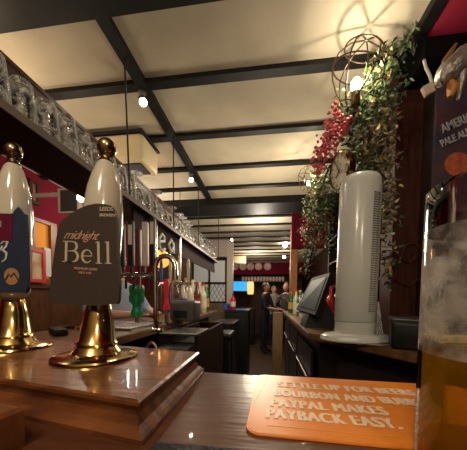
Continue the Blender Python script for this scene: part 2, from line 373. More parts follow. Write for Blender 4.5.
# ================================================================ BAR AND PLINTHS
BZ, PZ = 1.235, 1.27
def Pz(px, py, z): v = at(px, py, Z=z); return v
bl, br = Pz(204, 371, BZ), Pz(430, 386, BZ); d = (br - bl)
def barY(x): return bl.y + (x - bl.x) * d.y / d.x
r = thing('bar_counter', 'dark polished wooden bar top in the foreground carrying the mat and pumps', 'bar counter', (0, -.1, 0))
m = MB(); m.prism([(-1.0, -.5, BZ - .04), (.75, -.5, BZ - .04), (.75, barY(.75), BZ - .04), (-1.0, barY(-1.0), BZ - .04)], (0, 0, .04))
bmesh.ops.bevel(m.bm, geom=m.bm.edges[:], offset=.006, segments=2, affect='EDGES'); m.build('countertop', barwood, r)
MB().prism([(-.95, -.42, 0), (.70, -.42, 0), (.70, barY(.70) - .06, 0), (-.95, barY(-.95) - .06, 0)], (0, 0, BZ - .041)).build('front_panel', darkwood, r)
def plinth(poly, z0, z1, name, label, prof=None):
    c = sum((Vector(p) for p in poly), Vector()) / len(poly)
    H = z1 - z0
    prof = prof or [(.008, 0), (.009, .14), (.006, .22), (.001, .34), (-.003, .55), (-.003, .68), (.000, .80), (.002, .86), (.002, .95), (-.001, 1)]
    rings = []
    n = len(poly)
    for off, h in prof:
        q = []
        for i in range(n):
            p0, p1, p2 = Vector(poly[i - 1]).xy, Vector(poly[i]).xy, Vector(poly[(i + 1) % n]).xy
            e1 = (p1 - p0).normalized(); e2 = (p2 - p1).normalized(); n1 = Vector((e1.y, -e1.x)); n2 = Vector((e2.y, -e2.x))
            if n1.dot(p1 - c.xy) < 0: n1 = -n1
            if n2.dot(p1 - c.xy) < 0: n2 = -n2
            b = (n1 + n2); b = b / (b.dot(n1)); v = p1 + b * off
            q.append(Vector((v.x, v.y, z0 + h * H)))
        rings.append(q)
    o = MB().rings(rings).build(name, plinthwood); return tag(o, label, 'plinth')
FR, BR, FL = Pz(138, 400, PZ), Pz(198, 352, PZ), Pz(0, 378, PZ)
e = (FL - FR).normalized(); g = (BR - FR)
plinth([FR, BR, BR + e * .62, FR + e * .62], BZ + .0003, PZ, 'pump_plinth', 'moulded reddish brown wooden plinth under the two brass-based pumps')
A = Pz(24, 405, PZ); Bk = A + e * .2; nn = Vector((-e.y, e.x, 0)); nn = nn if nn.y < 0 else -nn
C1 = A + nn * .09
plinth([C1, A, Bk, Bk + nn * .09], BZ + .0003, PZ - .001, 'wooden_block', 'plain wooden block cut off by the lower left corner', [(.0, 0), (.0, .9), (-.002, 1)])
p = Pz(198, 446, BZ)
tag(MB().bbox(p.x + .0, p.y - .03, BZ + .0025, .07, .05, .005, .002, Matrix.Translation((0, 0, 0))).build('rubber_bar_mat', mat('black_rubber', (.012, .012, .014), .6, bump=.5, scale=90)), 'small black rubber mat at the very bottom edge of the bar', 'bar mat')

# small things beside the plinth
p = at(152, 345, Y=.425)
m = MB(); m.tube([Vector((p.x + .011 * math.cos(a * PI / 10), p.y, BZ + .022 + .020 * math.sin(a * PI / 10))) for a in range(20)], .0028, 8, True)
m.cyl((p.x, p.y, BZ + .0004), (p.x, p.y, BZ + .004), .008, seg=14); tag(m.build('chrome_ring', chrome, smooth=True), 'small chrome ring standing on the bar behind the plinth', 'ring')
# ---------------------------------------------------------------- hand pumps
def pump(base, tip, s, label, clip, clipY):
    base = Vector(base); r = thing('beer_pump', label, 'beer pump', base)
    ax = (tip - base); Lh = ax.length; q = ax.to_track_quat('Z', 'Y').to_matrix().to_4x4(); M = Matrix.Translation(base); f = s * .90; s = s * .80
    MB().lathe([(.060 * f, 0), (.063 * f, .0015), (.062 * f, .004), (.055 * f, .006), (.046 * f, .007), (.041 * s, .009), (.036 * s, .015), (.033 * s, .018), (.030 * s, .018)], 40, M).build('base_flange', brass, r, smooth=True)
    MB().lathe([(.0335 * s, .018), (.035 * s, .021), (.0335 * s, .024), (.031 * s, .026), (.024 * s, .060), (.0195 * s, .082), (.017 * s, .084)], 36, Matrix.Translation(base) @ q).build('ferrule', brass, r, smooth=True)
    T = Matrix.Translation(base) @ q; k = Lh / .315
    MB().lathe([(.0155, .082 * k), (.020, .086 * k), (.023, .090 * k), (.0235, .094 * k), (.022, .10 * k), (.024, .13 * k), (.0265, .17 * k), (.0275, .20 * k), (.0265, .225 * k), (.0235, .25 * k), (.0185, .272 * k), (.0135, .287 * k), (.0095, .293 * k)], 36, T).build('handle', cream, r, smooth=True)
    MB().lathe([(.0095, .292 * k), (.0105, .294 * k), (.0085, .2965 * k), (.0075, .3 * k), (.0095, .303 * k)], 24, T).lathe([(.0135 * math.sin(PI * i / 12), .3145 * k - .0135 * math.cos(PI * i / 12)) for i in range(1, 13)], 24, T).build('knob', brassd, r, smooth=True)
    return r
def clipshape(pts, Y, mats, name, parent, depth=.006, cx=None, curve=.006):
    P = [at(x, y, Y=Y) for x, y in pts]
    return MB().prism(P, (0, depth, 0)).build(name, mats, parent)
b2 = Pz(96.5, 357, PZ); b2.z = PZ; t2 = at(107, 150, Y=b2.y + .012) ; 
t2 = t2 + Vector((0, 0, .003))
pA = pump(b2, t2, 1.02, 'cream and brass beer pump with the dark Bell clip', None, None)
b1 = Pz(14, 347, PZ); b1.z = PZ; t1 = at(13.5, 151, Y=b1.y + .004)
pB = pump(b1, t1, 1.02, 'cream and brass beer pump with the navy and maroon clip at left edge', None, None)
CY = b2.y - .032
dk = mat('clip_dark', (.060, .045, .040), .32, var=.1, scale=10)
cl = clipshape([(48, 301), (50, 284), (53, 262), (56, 240), (58, 227), (62, 220), (70, 214), (80, 208), (88, 205), (96, 203.5), (104, 204), (111, 205.5), (114, 209), (116, 217), (117, 235), (118, 262), (119, 285), (118.5, 300), (117, 304), (95, 305.5), (70, 304.5), (52, 303.5)], CY, dk, 'pump_clip', pA)
MB().box(b2.x - .012, b2.x + .012, CY + .0062, b2.y - .02, b2.z + .10, b2.z + .17).build('clip_bracket', brass, pA)
X = Vector((1, 0, 0)); Z = Vector((0, 0, 1))
tx = at(103, 230, Y=CY) - at(63, 228.5, Y=CY)
peach = mat('peach_ink', (.62, .36, .28), .4); cream_ink = mat('cream_ink', (.55, .47, .36), .4)
def onclip(px, py, off=.0007, Yp=None): v = at(px, py, Y=(Yp or CY)); v.y -= off; return v
def stroke(m, pts, w, Yp=None):
    P = [onclip(x, y, .0004, Yp) for x, y in pts]
    n = len(P); L = []; R = []
    for i, p in enumerate(P):
        d = (P[min(i + 1, n - 1)] - P[max(i - 1, 0)]); d = Vector((d.x, 0, d.z)).normalized(); nr = Vector((-d.z, 0, d.x))
        ww = (w[i] if isinstance(w, (list, tuple)) else w) / 2 * .00138
        L.append(p + nr * ww); R.append(p - nr * ww)
    for i in range(n - 1):
        m.prism([L[i], R[i], R[i + 1], L[i + 1]], (0, -.0004, 0))
def arcp(cx, cy, rx, ry, a0, a1, n=12): return [(cx + rx * math.cos(math.radians(a0 + (a1 - a0) * i / n)), cy - ry * math.sin(math.radians(a0 + (a1 - a0) * i / n))) for i in range(n + 1)]
m = MB()
# B e l l  (serif)
stroke(m, [(66.8, 241.5), (66.2, 261.5)], 2.6)
stroke(m, [(63.2, 241.3), (73, 241.6)], .9); stroke(m, [(62.6, 261.4), (73, 261.8)], .9)
stroke(m, [(72.5, 241.7)] + arcp(73, 246.3, 4.2, 4.5, 80, -80) + [(67, 250.9)], [.9] + [1, 1.3, 1.7, 2, 2.2, 2.3, 2.3, 2.3, 2.2, 2, 1.7, 1.3, 1] + [.9])
stroke(m, [(67, 250.9)] + arcp(73, 256.4, 5.2, 5.3, 80, -80) + [(66, 261.7)], [.9] + [1, 1.4, 1.9, 2.3, 2.5, 2.6, 2.6, 2.6, 2.5, 2.3, 1.9, 1.4, 1] + [.9])
stroke(m, arcp(87.3, 256.3, 4.8, 6.3, 2, 320, 20), [.8, .9, 1, 1, 1, 1, 1.2, 1.6, 2, 2.3, 2.5, 2.5, 2.4, 2.2, 2, 1.8, 1.6, 1.3, 1.1, .9, .7])
stroke(m, [(82.8, 256), (92.2, 256.2)], .9)
for x in (98.6, 108.0):
    stroke(m, [(x, 241.8), (x + .4, 263)], 2.5); stroke(m, [(x - 2.8, 242.6), (x, 241.8)], 1); stroke(m, [(x - 2.6, 263.2), (x + 3.6, 263.5)], .9)
m.build('lettering', cream_ink, cl)
bt = lambda px, py: basis(onclip(px, py), tx, Z)
text('midnight', bt(63.5, 238.6), .0165, peach, 'lettering', cl, .0003, bold=-.0001, shear=.6, spacing=.86, xs=1.0)
text('PREMIUM DARK', bt(74.5, 269.5), .0048, peach, 'lettering', cl, .0003)
text('MILD 4.8%', bt(79, 273.5), .0042, peach, 'lettering', cl, .0003)
pl = MB(); c = onclip(106, 211.6, .0002); 
text('LEEDS', bt(99.8, 210.8), .0070, cream_ink, 'lettering', cl, .0003, bold=.0001)
text('BREWERY', bt(99.8, 216.5), .0052, cream_ink, 'lettering', cl, .0003, bold=.0001)
# left clip
CY1 = b1.y - .030
navy = mat('clip_navy', (.030, .045, .085), .35, var=.2, scale=30)
cl1 = clipshape([(-22, 292), (-22, 213), (12.5, 213.5), (14.5, 210), (18.5, 206.5), (22.5, 211), (24.5, 214), (25.5, 235), (26.5, 262), (27, 288), (25, 293)], CY1, navy, 'pump_clip', pB)
clipshape([(-21, 241), (-21, 214.5), (12, 214.5), (12, 241)], CY1 - .001, mat('clip_maroon', (.13, .012, .035), .35), 'maroon_panel', cl1, .0009)
MB().box(b1.x - .012, b1.x + .012, CY1 + .0062, b1.y - .02, b1.z + .10, b1.z + .17).build('clip_bracket', brass, pB)
m = MB()
stroke(m, [(-2.3, 227), (-2.3, 221), (1.2, 227), (1.2, 221)], .9, CY1 - .0012)
stroke(m, [(1, 244), (4, 241), (8, 242), (6, 247), (3, 250), (7, 253), (6, 259), (2, 262)], [1, 2, 3.2, 2.5, 3, 3.2, 2, 1], CY1)
stroke(m, [(3, 246), (0, 250), (-4, 252), (-8, 249)], 2.2, CY1)
m.build('lettering', mat('white_ink', (.6, .6, .62), .4), cl1)
m = MB(); c = at(12, 276.5, Y=CY1); c.y -= .0003
m.lathe([(.0135, -.0004), (.0135, .0006)], 28, Matrix.Translation(c) @ Matrix.Rotation(PI / 2, 4, 'X')); m.build('emblem', mat('copper_ink', (.42, .22, .10), .4), cl1)
m = MB(); stroke(m, [(5.5, 280), (9, 274), (11, 277), (14, 273), (18.5, 280)], 1.6, CY1 - .001); m.build('emblem_mark', navy, cl1)

# ---------------------------------------------------------------- orange bar mat
mz = BZ + .0015
T0, T1, B0 = Pz(257.5, 374.5, mz), Pz(420, 384.0, mz), Pz(242.5, 433, mz)
ux = (T1 - T0).normalized(); uy = Vector((-ux.y, ux.x, 0))
Wd = (T1 - T0).length + .05; Hd = abs((B0 - T0).dot(uy))
O = T0 - uy * Hd                                                   # lower-left
Mm = basis(O, ux, uy)
def rrect(w, h, rd, z, n=6, x0=0, y0=0):
    P = []
    for cx, cy, a in ((w - rd, rd, -90), (w - rd, h - rd, 0), (rd, h - rd, 90), (rd, rd, 180)):
        for i in range(n + 1):
            t = math.radians(a + 90 * i / n); P.append(Mm @ Vector((x0 + cx + rd * math.cos(t), y0 + cy + rd * math.sin(t), z)))
    return P
orange = mat('mat_orange', (.84, .25, .022), .33, var=.06, scale=40)
r = thing('printed_bar_mat', 'orange printed rectangular bar mat lying on the dark bar top', 'bar mat', O)
MB().prism(rrect(Wd, Hd, .014, -.0012), (0, 0, .0016)).build('mat_body', orange, r)
MB().prism(rrect(Wd - .0035, Hd - .0035, .0125, .0006, x0=.00175, y0=.00175), (0, 0, .0001)).build('mat_face', orange, r)
m = MB(); pk = [Mm @ Vector(v) for v in ((.003, Hd - .004, .0008), (.003, Hd - .045, .0008), (.012, Hd - .004, .0008))]
yel = mat('mat_yellow', (.85, .42, .03), .35)
m.prism([Mm @ Vector(v) for v in ((.003, Hd - .012, .0008), (.003, Hd * .35, .0008), (.020, Hd - .003, .0008), (.012, Hd - .003, .0008))], (0, 0, .0002)); m.build('yellow_corner', yel, r)
pale = mat('mat_print', (.85, .66, .48), .4)
lines = [('SETTLE UP FOR BEERS,', 277, 387, .183, .0295), ('BOURBON AND BUBBLES.', 273, 396, .197, .0295), ('PAYPAL MAKES', 269, 406.5, .127, .030), ('PAYBACK EASY.', 264.5, 418, .131, .030)]
for t_, px, py, wd_, sz in lines:
    v = Mm.inverted() @ Pz(px, py, mz)
    o = text(t_, Matrix(), sz, pale, 'lettering', None, .0002, spacing=1.12)
    bb = bmesh.new(); bb.from_mesh(o.data); g0 = bb.verts[:] + bb.edges[:] + bb.faces[:]
    for dx in (.0014, .0028, .0042):
        gg_ = bmesh.ops.duplicate(bb, geom=g0)['geom']; bmesh.ops.translate(bb, verts=[q for q in gg_ if isinstance(q, bmesh.types.BMVert)], vec=(dx, 0, dx * .02))
    bb.to_mesh(o.data); bb.free()
    wx = max(q.co.x for q in o.data.vertices); o.data.transform(Matrix.Diagonal((wd_ / wx, 1, 1, 1)))
    o.data.transform(wm(r).inverted() @ Mm @ Matrix.Translation((v.x, v.y - .001, .0011))); o.parent = r
v = .014
m = MB(); m.prism([Mm @ Vector(q) for q in ((.02, .016, .0008), (Wd - .02, .016, .0008), (Wd - .02, .0167, .0008), (.02, .0167, .0008))], (0, 0, .0002)); m.build('rule_line', yel, r)

# ---------------------------------------------------------------- pint glass in the foreground
gc = at(476, 298, Y=.205); gx, gy = .162, .200
r = thing('beer_glass', 'tall part-empty pint glass of amber beer at the right edge', 'glass', (gx, gy, BZ))
hero = glassmat('hero_glass', tint=.9, gloss=1.2, frost=.58, fcol=(.84, .83, .80), fscale=46, frange=(.40, .64), edge=.35)
heroc = glassmat('hero_glass_clear', tint=.95, gloss=1.3)
beer = glassmat('amber_beer', col=(1.0, .84, .34), tint=.99, gloss=.6, frost=.30, fcol=(.90, .62, .06), fscale=4, frange=(0, .3))
H = .205
def gr(z): return .0450 - .0010 * (z / H)
outer = [(gr(z), z) for z in (0.0, .01, .03, .05, .07, .085, .10, .12, .14, .16, .18, .195, H)]
T = Matrix.Translation((gx, gy, BZ + .0004))
zs = .185
MB().lathe([(.0005, 0)] + [(a, z) for a, z in outer if z <= .0851], 56, T, False, False).build('glass_base', heroc, r, smooth=True)
MB().lathe([(gr(z), z) for z in (.085, .10, .12, .14, .16, .176)], 56, T, False, False).build('glass_wall', hero, r, smooth=True, label='glass wall coated with foam residue')
MB().lathe([(gr(z), z) for z in (.176, .19, H)] + [(gr(H) - .001, H + .0012), (gr(H) - .0025, H), (gr(.19) - .0028, .19), (gr(.176) - .003, .176)], 56, T, False, False).build('rim', heroc, r, smooth=True)
MB().lathe([(.0005, .014)] + [(gr(z) - .0032, z) for z in (.014, .04, .07, .088)] + [(.0005, .088)], 48, T, False, False).build('beer', beer, r, smooth=True)
MB().lathe([(gr(.088) - .0034, .0885), (gr(.094) - .0034, .094), (gr(.094) - .011, .0925), (gr(.088) - .013, .0885)], 48, T, False, False).build('foam', mat('foam', (.80, .66, .34), .8, var=.3, scale=120, bump=.4), r, smooth=True)

# ================================================================ LEFT COUNTER WITH FONTS
LZ = 1.20
r = thing('serving_counter', 'long dark wooden counter under the hanging glass shelf', 'counter', (-.75, 1.9, 0))
MB().bbox(-.80, 1.86, LZ - .02, .42, 2.3, .04, .006).build('countertop', ctop, r)
MB().box(-.98, -.70, .74, 2.98, 0, LZ - .041).build('carcass', darkwood, r)
MB().bbox(-.645, 1.86, .82, .11, 2.2, .02, .003).build('lower_shelf', steel, r)
# drip tray
p = at(135, 322, Z=LZ)
r = thing('drip_tray', 'shallow steel drip tray under the green tap', 'tray', (-.76, 1.25, LZ))
MB().box(-.90, -.62, 1.08, 1.42, LZ + .0005, LZ + .012).build('tray', steel, r)
m = MB()
for i in range(12): m.box(-.89 + i * .0225, -.885 + i * .0225, 1.09, 1.41, LZ + .0125, LZ + .017)
m.build('grid', chrome, r)
p = at(46, 322, Z=LZ)
r = thing('soda_gun', 'black drinks gun and hose lying on the counter between the two pumps', 'drinks gun', (-.88, .95, LZ))
MB().bbox(0, 0, .014, .05, .13, .026, .006, Matrix.Translation((-.86, .93, LZ + .0005)) @ Matrix.Rotation(.9, 4, 'Z')).build('grip', black, r, smooth=True)
MB().tube([(-.90, .97, LZ + .014), (-.92, 1.0, LZ + .02), (-.93, 1.06, LZ + .014), (-.90, 1.06, LZ + .011)], .009, 8).build('hose', blackm, r, smooth=True)
# T-bar beer font with tap handles
fy = 1.10
def F(px, py, Y=fy): return at(px, py, Y=Y)
r = thing('tap_tower', 'chrome beer font with red and black tap handles right of the Bell pump', 'beer tap', (F(156, 300).x, fy, LZ))
cx = F(156, 300).x
MB().lathe([(.032, 0), (.032, .01), (.020, .016)], 20, Matrix.Translation((cx, fy, LZ))).build('base', chrome, r, smooth=True)
arch = [Vector((cx, fy, LZ + .01)), Vector((cx - .002, fy, 1.42)), Vector((cx - .002, fy, 1.50))]
for i in range(9):
    a = PI - PI * i / 8 * .95; arch.append(Vector((cx + .045 + .047 * math.cos(a), fy, 1.50 + .047 * math.sin(a))))
arch.append(Vector((cx + .094, fy, 1.44)))
MB().tube(arch, .0125, 14).build('column', chrome, r, smooth=True)
xl = F(104, 274).x
MB().cyl((xl, fy, 1.462), (cx, fy, 1.462), .010, seg=14).build('cross_bar', chrome, r, smooth=True)
hm = {'r': mat('tap_red', (.45, .012, .02), .25), 'k': black, 'w': mat('tap_silver', (.5, .42, .38), .3), 'd': mat('tap_brown', (.10, .03, .03), .3)}
for px, top, kk, w in ((114.5, 214, 'r', .012), (123, 224, 'k', .011), (131.5, 221, 'k', .014), (139, 229, 'd', .011), (145.5, 222, 'w', .014), (153, 218, 'k', .012)):
    x = F(px, 260).x; z1 = F(px, top).z
    m = MB(); zz = 1.50
    m.bbox(x, fy, (zz + z1) / 2, w * 2, .02, z1 - zz, .005); h = m.build('tap_handle', hm[kk], r)
    MB().cyl((x, fy, 1.468), (x, fy, 1.502), .006).cyl((x, fy - .01, 1.452), (x, fy - .045, 1.445), .006).cyl((x, fy - .045, 1.45), (x, fy - .048, 1.395), .006, .005).build('spout', black if kk != 'w' else chrome, r, smooth=True)
    if kk in 'kw' and px > 128: MB().box(x - w * .7, x + w * .7, fy - .0118, fy - .0102, zz + .1, z1 - .02).build('badge', mat('badge_pale', (.6, .52, .45), .4), h)
# green tap handle and red tap handle on their own little fonts
def stub(name, lab, px, py0, py1, Y, m_, prof, cat='beer tap'):
    p = at(px, py1, Y=Y); q = at(px, py0, Y=Y)
    r = thing(name, lab, cat, (p.x, Y, LZ))
    h = q.z - p.z
    MB().cyl((p.x, Y, LZ + .0005), (p.x, Y, p.z + .004), .012, .010, 16).build('stem', chrome, r, smooth=True)
    MB().lathe([(a * 1, p.z + h * t) for a, t in prof], 20, Matrix.Translation((p.x, Y, 0))).build('handle', m_, r, smooth=True)
    return r
stub('beer_tap', 'bright green tap handle standing in front of the blue shirt', 137, 285, 317, 1.30, mat('tap_green', (.01, .22, .08), .3), [(.026, 0), (.033, .08), (.030, .2), (.022, .32), (.026, .40), (.039, .48), (.042, .62), (.037, .72), (.041, .80), (.041, .93), (.034, 1)])
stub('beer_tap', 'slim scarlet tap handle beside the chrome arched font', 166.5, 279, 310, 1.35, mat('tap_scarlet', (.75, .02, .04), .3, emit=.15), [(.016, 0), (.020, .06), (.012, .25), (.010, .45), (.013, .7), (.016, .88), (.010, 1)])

# warm lamp behind the arched font
p = at(161, 259, Y=2.3)
r = thing('amber_lamp', 'glowing amber globe lamp seen through the arched font', 'lamp', (p.x, 2.3, LZ))
MB().lathe([(.05, 0), (.05, .01), (.008, .02), (.008, p.z - LZ - .08)], 20, Matrix.Translation((p.x, 2.3, LZ + .0005))).build('stand', brassd, r, smooth=True)
MB().ball((p.x, 2.3, p.z), .085, 24).build('shade', mat('amber_glow', (1, .36, .05), .4, emit=1.6), r, smooth=True)
o = lamp('amber_light', (0, -.12, p.z - LZ), 1.2, (1, .5, .15), .05); o.parent = r
p = at(178, 247, Y=2.0)
def bulbthing(px, py, Y, lab, rad, top, power, name='bulb_lamp', e=30):
    p = at(px, py, Y=Y); r = thing(name, lab, 'lamp', (p.x, Y, top))
    MB().cyl((p.x, Y, p.z + rad), (p.x, Y, top), .003, seg=6).build('cord', blackm, r)
    MB().cyl((p.x, Y, p.z + rad * .7), (p.x, Y, p.z + rad * 1.6), rad * .5, seg=12).build('socket', brassd, r)
    MB().ball(p, rad, 16).build('bulb', mat('bulb_glow', (1, .80, .52), emit=e), r, smooth=True)
    o = lamp('bulb_light', (0, -rad - .02, p.z - top), power, WARM, rad); o.parent = r
    return r
bulbthing(180, 247, 2.55, 'small glowing bulb hanging beside the white script on the sign board', .022, CZ - .0001, 2)
p = at(81, 198, Y=1.6)
bulbthing(81, 198, 1.6, 'bright square-looking bulb between the pale framed screen and the Bell pump', .026, CZ - .0001, 3, e=30)

# dark box, trays, bottles
p0, p1 = at(171, 316, Y=1.6), at(197, 295, Y=1.6)
r = thing('bar_appliance', 'grey boxy appliance with rounded top behind the scarlet tap', 'appliance', ((p0.x + p1.x) / 2, 1.6, LZ))
cx = (p0.x + p1.x) / 2
MB().bbox(cx, 1.64, LZ + .07, p1.x - p0.x, .16, .138, .025, seg=3).build('body', mat('appliance_grey', (.09, .085, .085), .35), r, smooth=True)
MB().bbox(cx - .01, 1.555, LZ + .05, .09, .012, .05, .004).build('front_panel', black, r)
BT = []
def bottle_mb(h=.28, r_=.036):
    b = MB().lathe([(r_ * .9, 0), (r_, .008), (r_, h * .60), (r_ * .85, h * .68), (r_ * .40, h * .78), (r_ * .34, h * .96), (r_ * .42, h * .965), (r_ * .42, h)], 16)
    l = MB().lathe([(r_ * 1.02, h * .18), (r_ * 1.02, h * .50)], 16, None, False, False)
    c = MB().lathe([(r_ * .46, h * .93), (r_ * .46, h * 1.01), (.001, h * 1.01)], 12)
    return b, l, c
def bottle(lab, loc, gm, lm, cm, h=.28, rr=.036, grp=None):
    r = thing('bottle', lab, 'bottle', loc, random.random(), grp)
    b, l, c = bottle_mb(h, rr)
    b.build('bottle_body', gm, r, False, True); l.build('label_band', lm, r, False, True); c.build('cap', cm, r, False, True)
    return r
gg = mat('green_bottle', (.04, .16, .05), .1, coat=.5); bg = mat('brown_bottle', (.12, .04, .012), .1, coat=.5); cg = mat('pale_bottle', (.62, .58, .48), .12, coat=.5)
lw = mat('label_white', (.7, .66, .55), .6); lr = mat('label_red', (.5, .03, .03), .5); lp = mat('label_purple', (.18, .10, .35), .5); lb = mat('label_blue', (.05, .12, .45), .5); lg = mat('label_gold', (.55, .36, .08), .4); ly = mat('label_yellow', (.6, .45, .05), .5)
for px, Y, g, l, c, nm in ((176, 1.95, bg, lp, lg, 'brown bottle with purple label behind the grey appliance'), (183, 2.08, cg, lp, black, 'pale bottle with purple label behind the grey appliance'), (190, 2.22, cg, lw, lg, 'pale bottle with cream label near the middle of the serving counter'),
                       (197, 2.3, bg, lr, lr, 'brown bottle with red cap left of the gangway'), (203, 2.5, cg, lw, lr, 'clear bottle with white label and red cap further along the serving counter'), (206, 2.75, gg, lg, lg, 'green bottle with gold label at the far end of the serving counter'), (197, 2.8, cg, lg, black, 'pale bottle with gold label and black cap at the far end of the counter')):
    p = at(px, 300, Y=Y); bottle(nm, (min(max(p.x, -.96), -.63), Y, LZ), g, l, c, h=.30)
for i, (px, Y, g, l, c, nm) in enumerate(((174, 2.35, cg, lb, lr, 'clear bottle with blue label and red cap well behind the grey appliance'), (186, 2.3, cg, ly, lg, 'clear bottle with yellow label behind the distant pale tap handles'), (193, 2.55, cg, lp, lw, 'clear bottle with purple label and white cap halfway down the counter'), (200, 2.95, cg, lb, lw, 'clear bottle with blue label at the counter end'))):
    p = at(px, 300, Y=Y); bottle(nm, (min(max(p.x, -.96), -.63), Y, LZ), g, l, c, h=.34)
# second chrome font with several handles further along
r = thing('tap_tower', 'distant chrome font with pale tap handles beyond the grey appliance', 'beer tap', (-.70, 1.80, LZ))
MB().cyl((-.70, 1.80, LZ), (-.70, 1.80, 1.45), .016, seg=16).cyl((-.80, 1.80, 1.46), (-.56, 1.80, 1.46), .013, seg=16).build('column', chrome, r, smooth=True)
for i, kk in enumerate(('p', 'w', 'l', 'w')):
    x = -.79 + i * .07; mm = {'p': lb, 'w': cream, 'l': lw}[kk]
    MB().lathe([(.006, 1.47), (.010, 1.50), (.013, 1.60), (.009, 1.635), (.003, 1.645)], 14, Matrix.Translation((x, 1.80, 0))).build('tap_handle', mm, r, smooth=True)
    MB().cyl((x, 1.79, 1.455), (x, 1.74, 1.43), .006).cyl((x, 1.74, 1.435), (x, 1.74, 1.39), .005).build('spout', chrome, r, smooth=True)
for px in (157, 181):
    p = at(px, 230, X=-.655)
    tag(MB().cyl((-.662, p.y, LZ + .0005), (-.662, p.y, 1.8195), .009, seg=14).lathe([(.026, 0), (.026, .006), (.012, .014), (.009, .02)], 18, Matrix.Translation((-.662, p.y, LZ + .0005))).build('support_post', chrome, smooth=True),
        'slim chrome post carrying the hanging shelf, ' + ('nearer one left of the white script' if px == 157 else 'farther one right of the white script'), 'post')
# stainless under-bar unit with trays, facing the camera
r = thing('underbar_unit', 'dark open underbar unit with steel top shelf and stacked trays', 'bar unit', (-.50, 1.7, 0))
xa, xb = -.585, -.365
MB().box(xa, xa + .02, 1.30, 2.1, 0, 1.15).box(xb - .02, xb, 1.30, 2.1, 0, 1.15).box(xa, xb, 2.08, 2.1, 0, 1.15).build('frame', darkwood, r)
MB().bbox((xa + xb) / 2, 1.42, 1.158, .22, .26, .014, .004).build('top_shelf', steel, r)
for z in (1.05, .86, .6): MB().box(xa + .02, xb - .02, 1.30, 2.08, z, z + .015).build('shelf', blackm, r)
MB().bbox((xa + xb) / 2 + .01, 1.24, 1.10, .17, .2, .02, .004).build('tray', black, r)
# dark cabinets along left side of the gangway
def cab(lab, x0, x1, y0, y1, z1, mtl=black, nm='dark_cabinet'):
    r = thing(nm, lab, 'cabinet', ((x0 + x1) / 2, (y0 + y1) / 2, 0))
    MB().box(x0, x1, y0, y1, .05, z1).box(x0 + .03, x1 - .03, y0 + .03, y1 - .03, 0, .05).build('body', mtl, r)
    MB().bbox((x0 + x1) / 2, (y0 + y1) / 2, z1 + .012, x1 - x0 + .03, y1 - y0 + .02, .022, .004).build('worktop', mat('worktop_dark', (.035, .03, .03), .25), r)
    MB().box(x0 + .03, x1 - .03, y0 - .012, y0 - .001, .12, z1 - .05).build('door', black, r)
    MB().cyl((x1 - .06, y0 - .025, z1 - .3), (x1 - .06, y0 - .025, z1 - .12), .006).box(x1 - .064, x1 - .056, y0 - .025, y0 - .0125, z1 - .29, z1 - .28).box(x1 - .064, x1 - .056, y0 - .025, y0 - .0125, z1 - .14, z1 - .13).build('handle', steel, r)
    return r
cab('black underbar cabinet with a low dark top beyond the trays', -.70, -.42, 3.05, 3.7, 1.02)
cab('tall black cooler standing by the white partition post', -.68, -.30, 4.0, 4.6, 1.14)
r = thing('bar_stool', 'dark low stool in front of the black cabinet', 'stool', (-.47, 2.55, 0))
MB().bbox(-.47, 2.55, .98, .26, .30, .06, .02, seg=3).build('seat', mat('stool_black', (.02, .018, .02), .4), r, smooth=True)
for sx in (-1, 1):
    for sy in (-1, 1): MB().cyl((-.47 + sx * .13, 2.55 + sy * .14, 0), (-.47 + sx * .10, 2.55 + sy * .11, .955), .014).build('leg', blackm, r)
m = MB()
for a, b in (((-1, -1), (1, -1)), ((1, -1), (1, 1)), ((1, 1), (-1, 1)), ((-1, 1), (-1, -1))): m.cyl((-.47 + a[0] * .12, 2.55 + a[1] * .13, .3), (-.47 + b[0] * .12, 2.55 + b[1] * .13, .3), .009)
m.build('footrest', blackm, r)
def simple_bottle(px, Y, z, col, lab, h, rr=.04):
    p = at(px, 300, Y=Y); return bottle(lab, (p.x, Y, z), mat('plain_%s' % lab.split()[0], col, .3), lw, black, h, rr)
simple_bottle(233, 4.2, 1.164, (.6, .02, .02), 'red squeeze bottle standing on the tall black cooler', .26, .045)
for px, c_, lab in ((226, (.06, .12, .55), 'blue tub of straws on the tall black cooler'), (229, (.20, .08, .4), 'violet tub next to the blue one on the cooler')):
    p = at(px, 300, Y=4.15)
    tag(MB().lathe([(.034, 0), (.042, .09), (.039, .09), (.032, .005)], 16, Matrix.Translation((p.x - .01, 4.15 + (.12 if 'violet' in lab else 0), 1.164))).build('plastic_tub', mat('tub_' + lab[:4], c_, .4), smooth=True), lab, 'tub')

# ================================================================ PARTITION, FAR ROOM
PY = 4.7
def W(px, py, Y=PY): return at(px, py, Y=Y)
a = W(227, 251); b = W(232.5, 310)
struct(MB().box(a.x, b.x, PY, PY + .1, 0, CZ - .022), 'trim_30', mat('pale_post', (.50, .42, .36), .5))
c = W(205, 249)
struct(MB().box(c.x, a.x, PY, PY + .1, W(205, 257).z, CZ - .022), 'trim_31', mat('pale_soffit', (.45, .36, .33), .5))
l, rr_ = W(192, 259), W(226.5, 303)
wn = struct(MB().box(l.x, l.x + .03, PY, PY + .06, rr_.z, l.z).box(rr_.x - .03, rr_.x, PY, PY + .06, rr_.z, l.z).box(l.x, rr_.x, PY, PY + .06, l.z - .03, l.z).box(l.x, rr_.x, PY, PY + .06, rr_.z, rr_.z + .03)
     .box(l.x, rr_.x, PY, PY + .06, (l.z * .45 + rr_.z * .55) - .02, (l.z * .45 + rr_.z * .55) + .02).box((l.x + rr_.x) / 2 - .015, (l.x + rr_.x) / 2 + .015, PY, PY + .06, rr_.z, l.z), 'window_2', darkwood)
MB().box(l.x + .03, rr_.x - .03, PY + .03, PY + .036, rr_.z + .03, l.z - .03).build('pane', mat('frosted_pane', (.50, .52, .50), .4, emit=.12), wn)
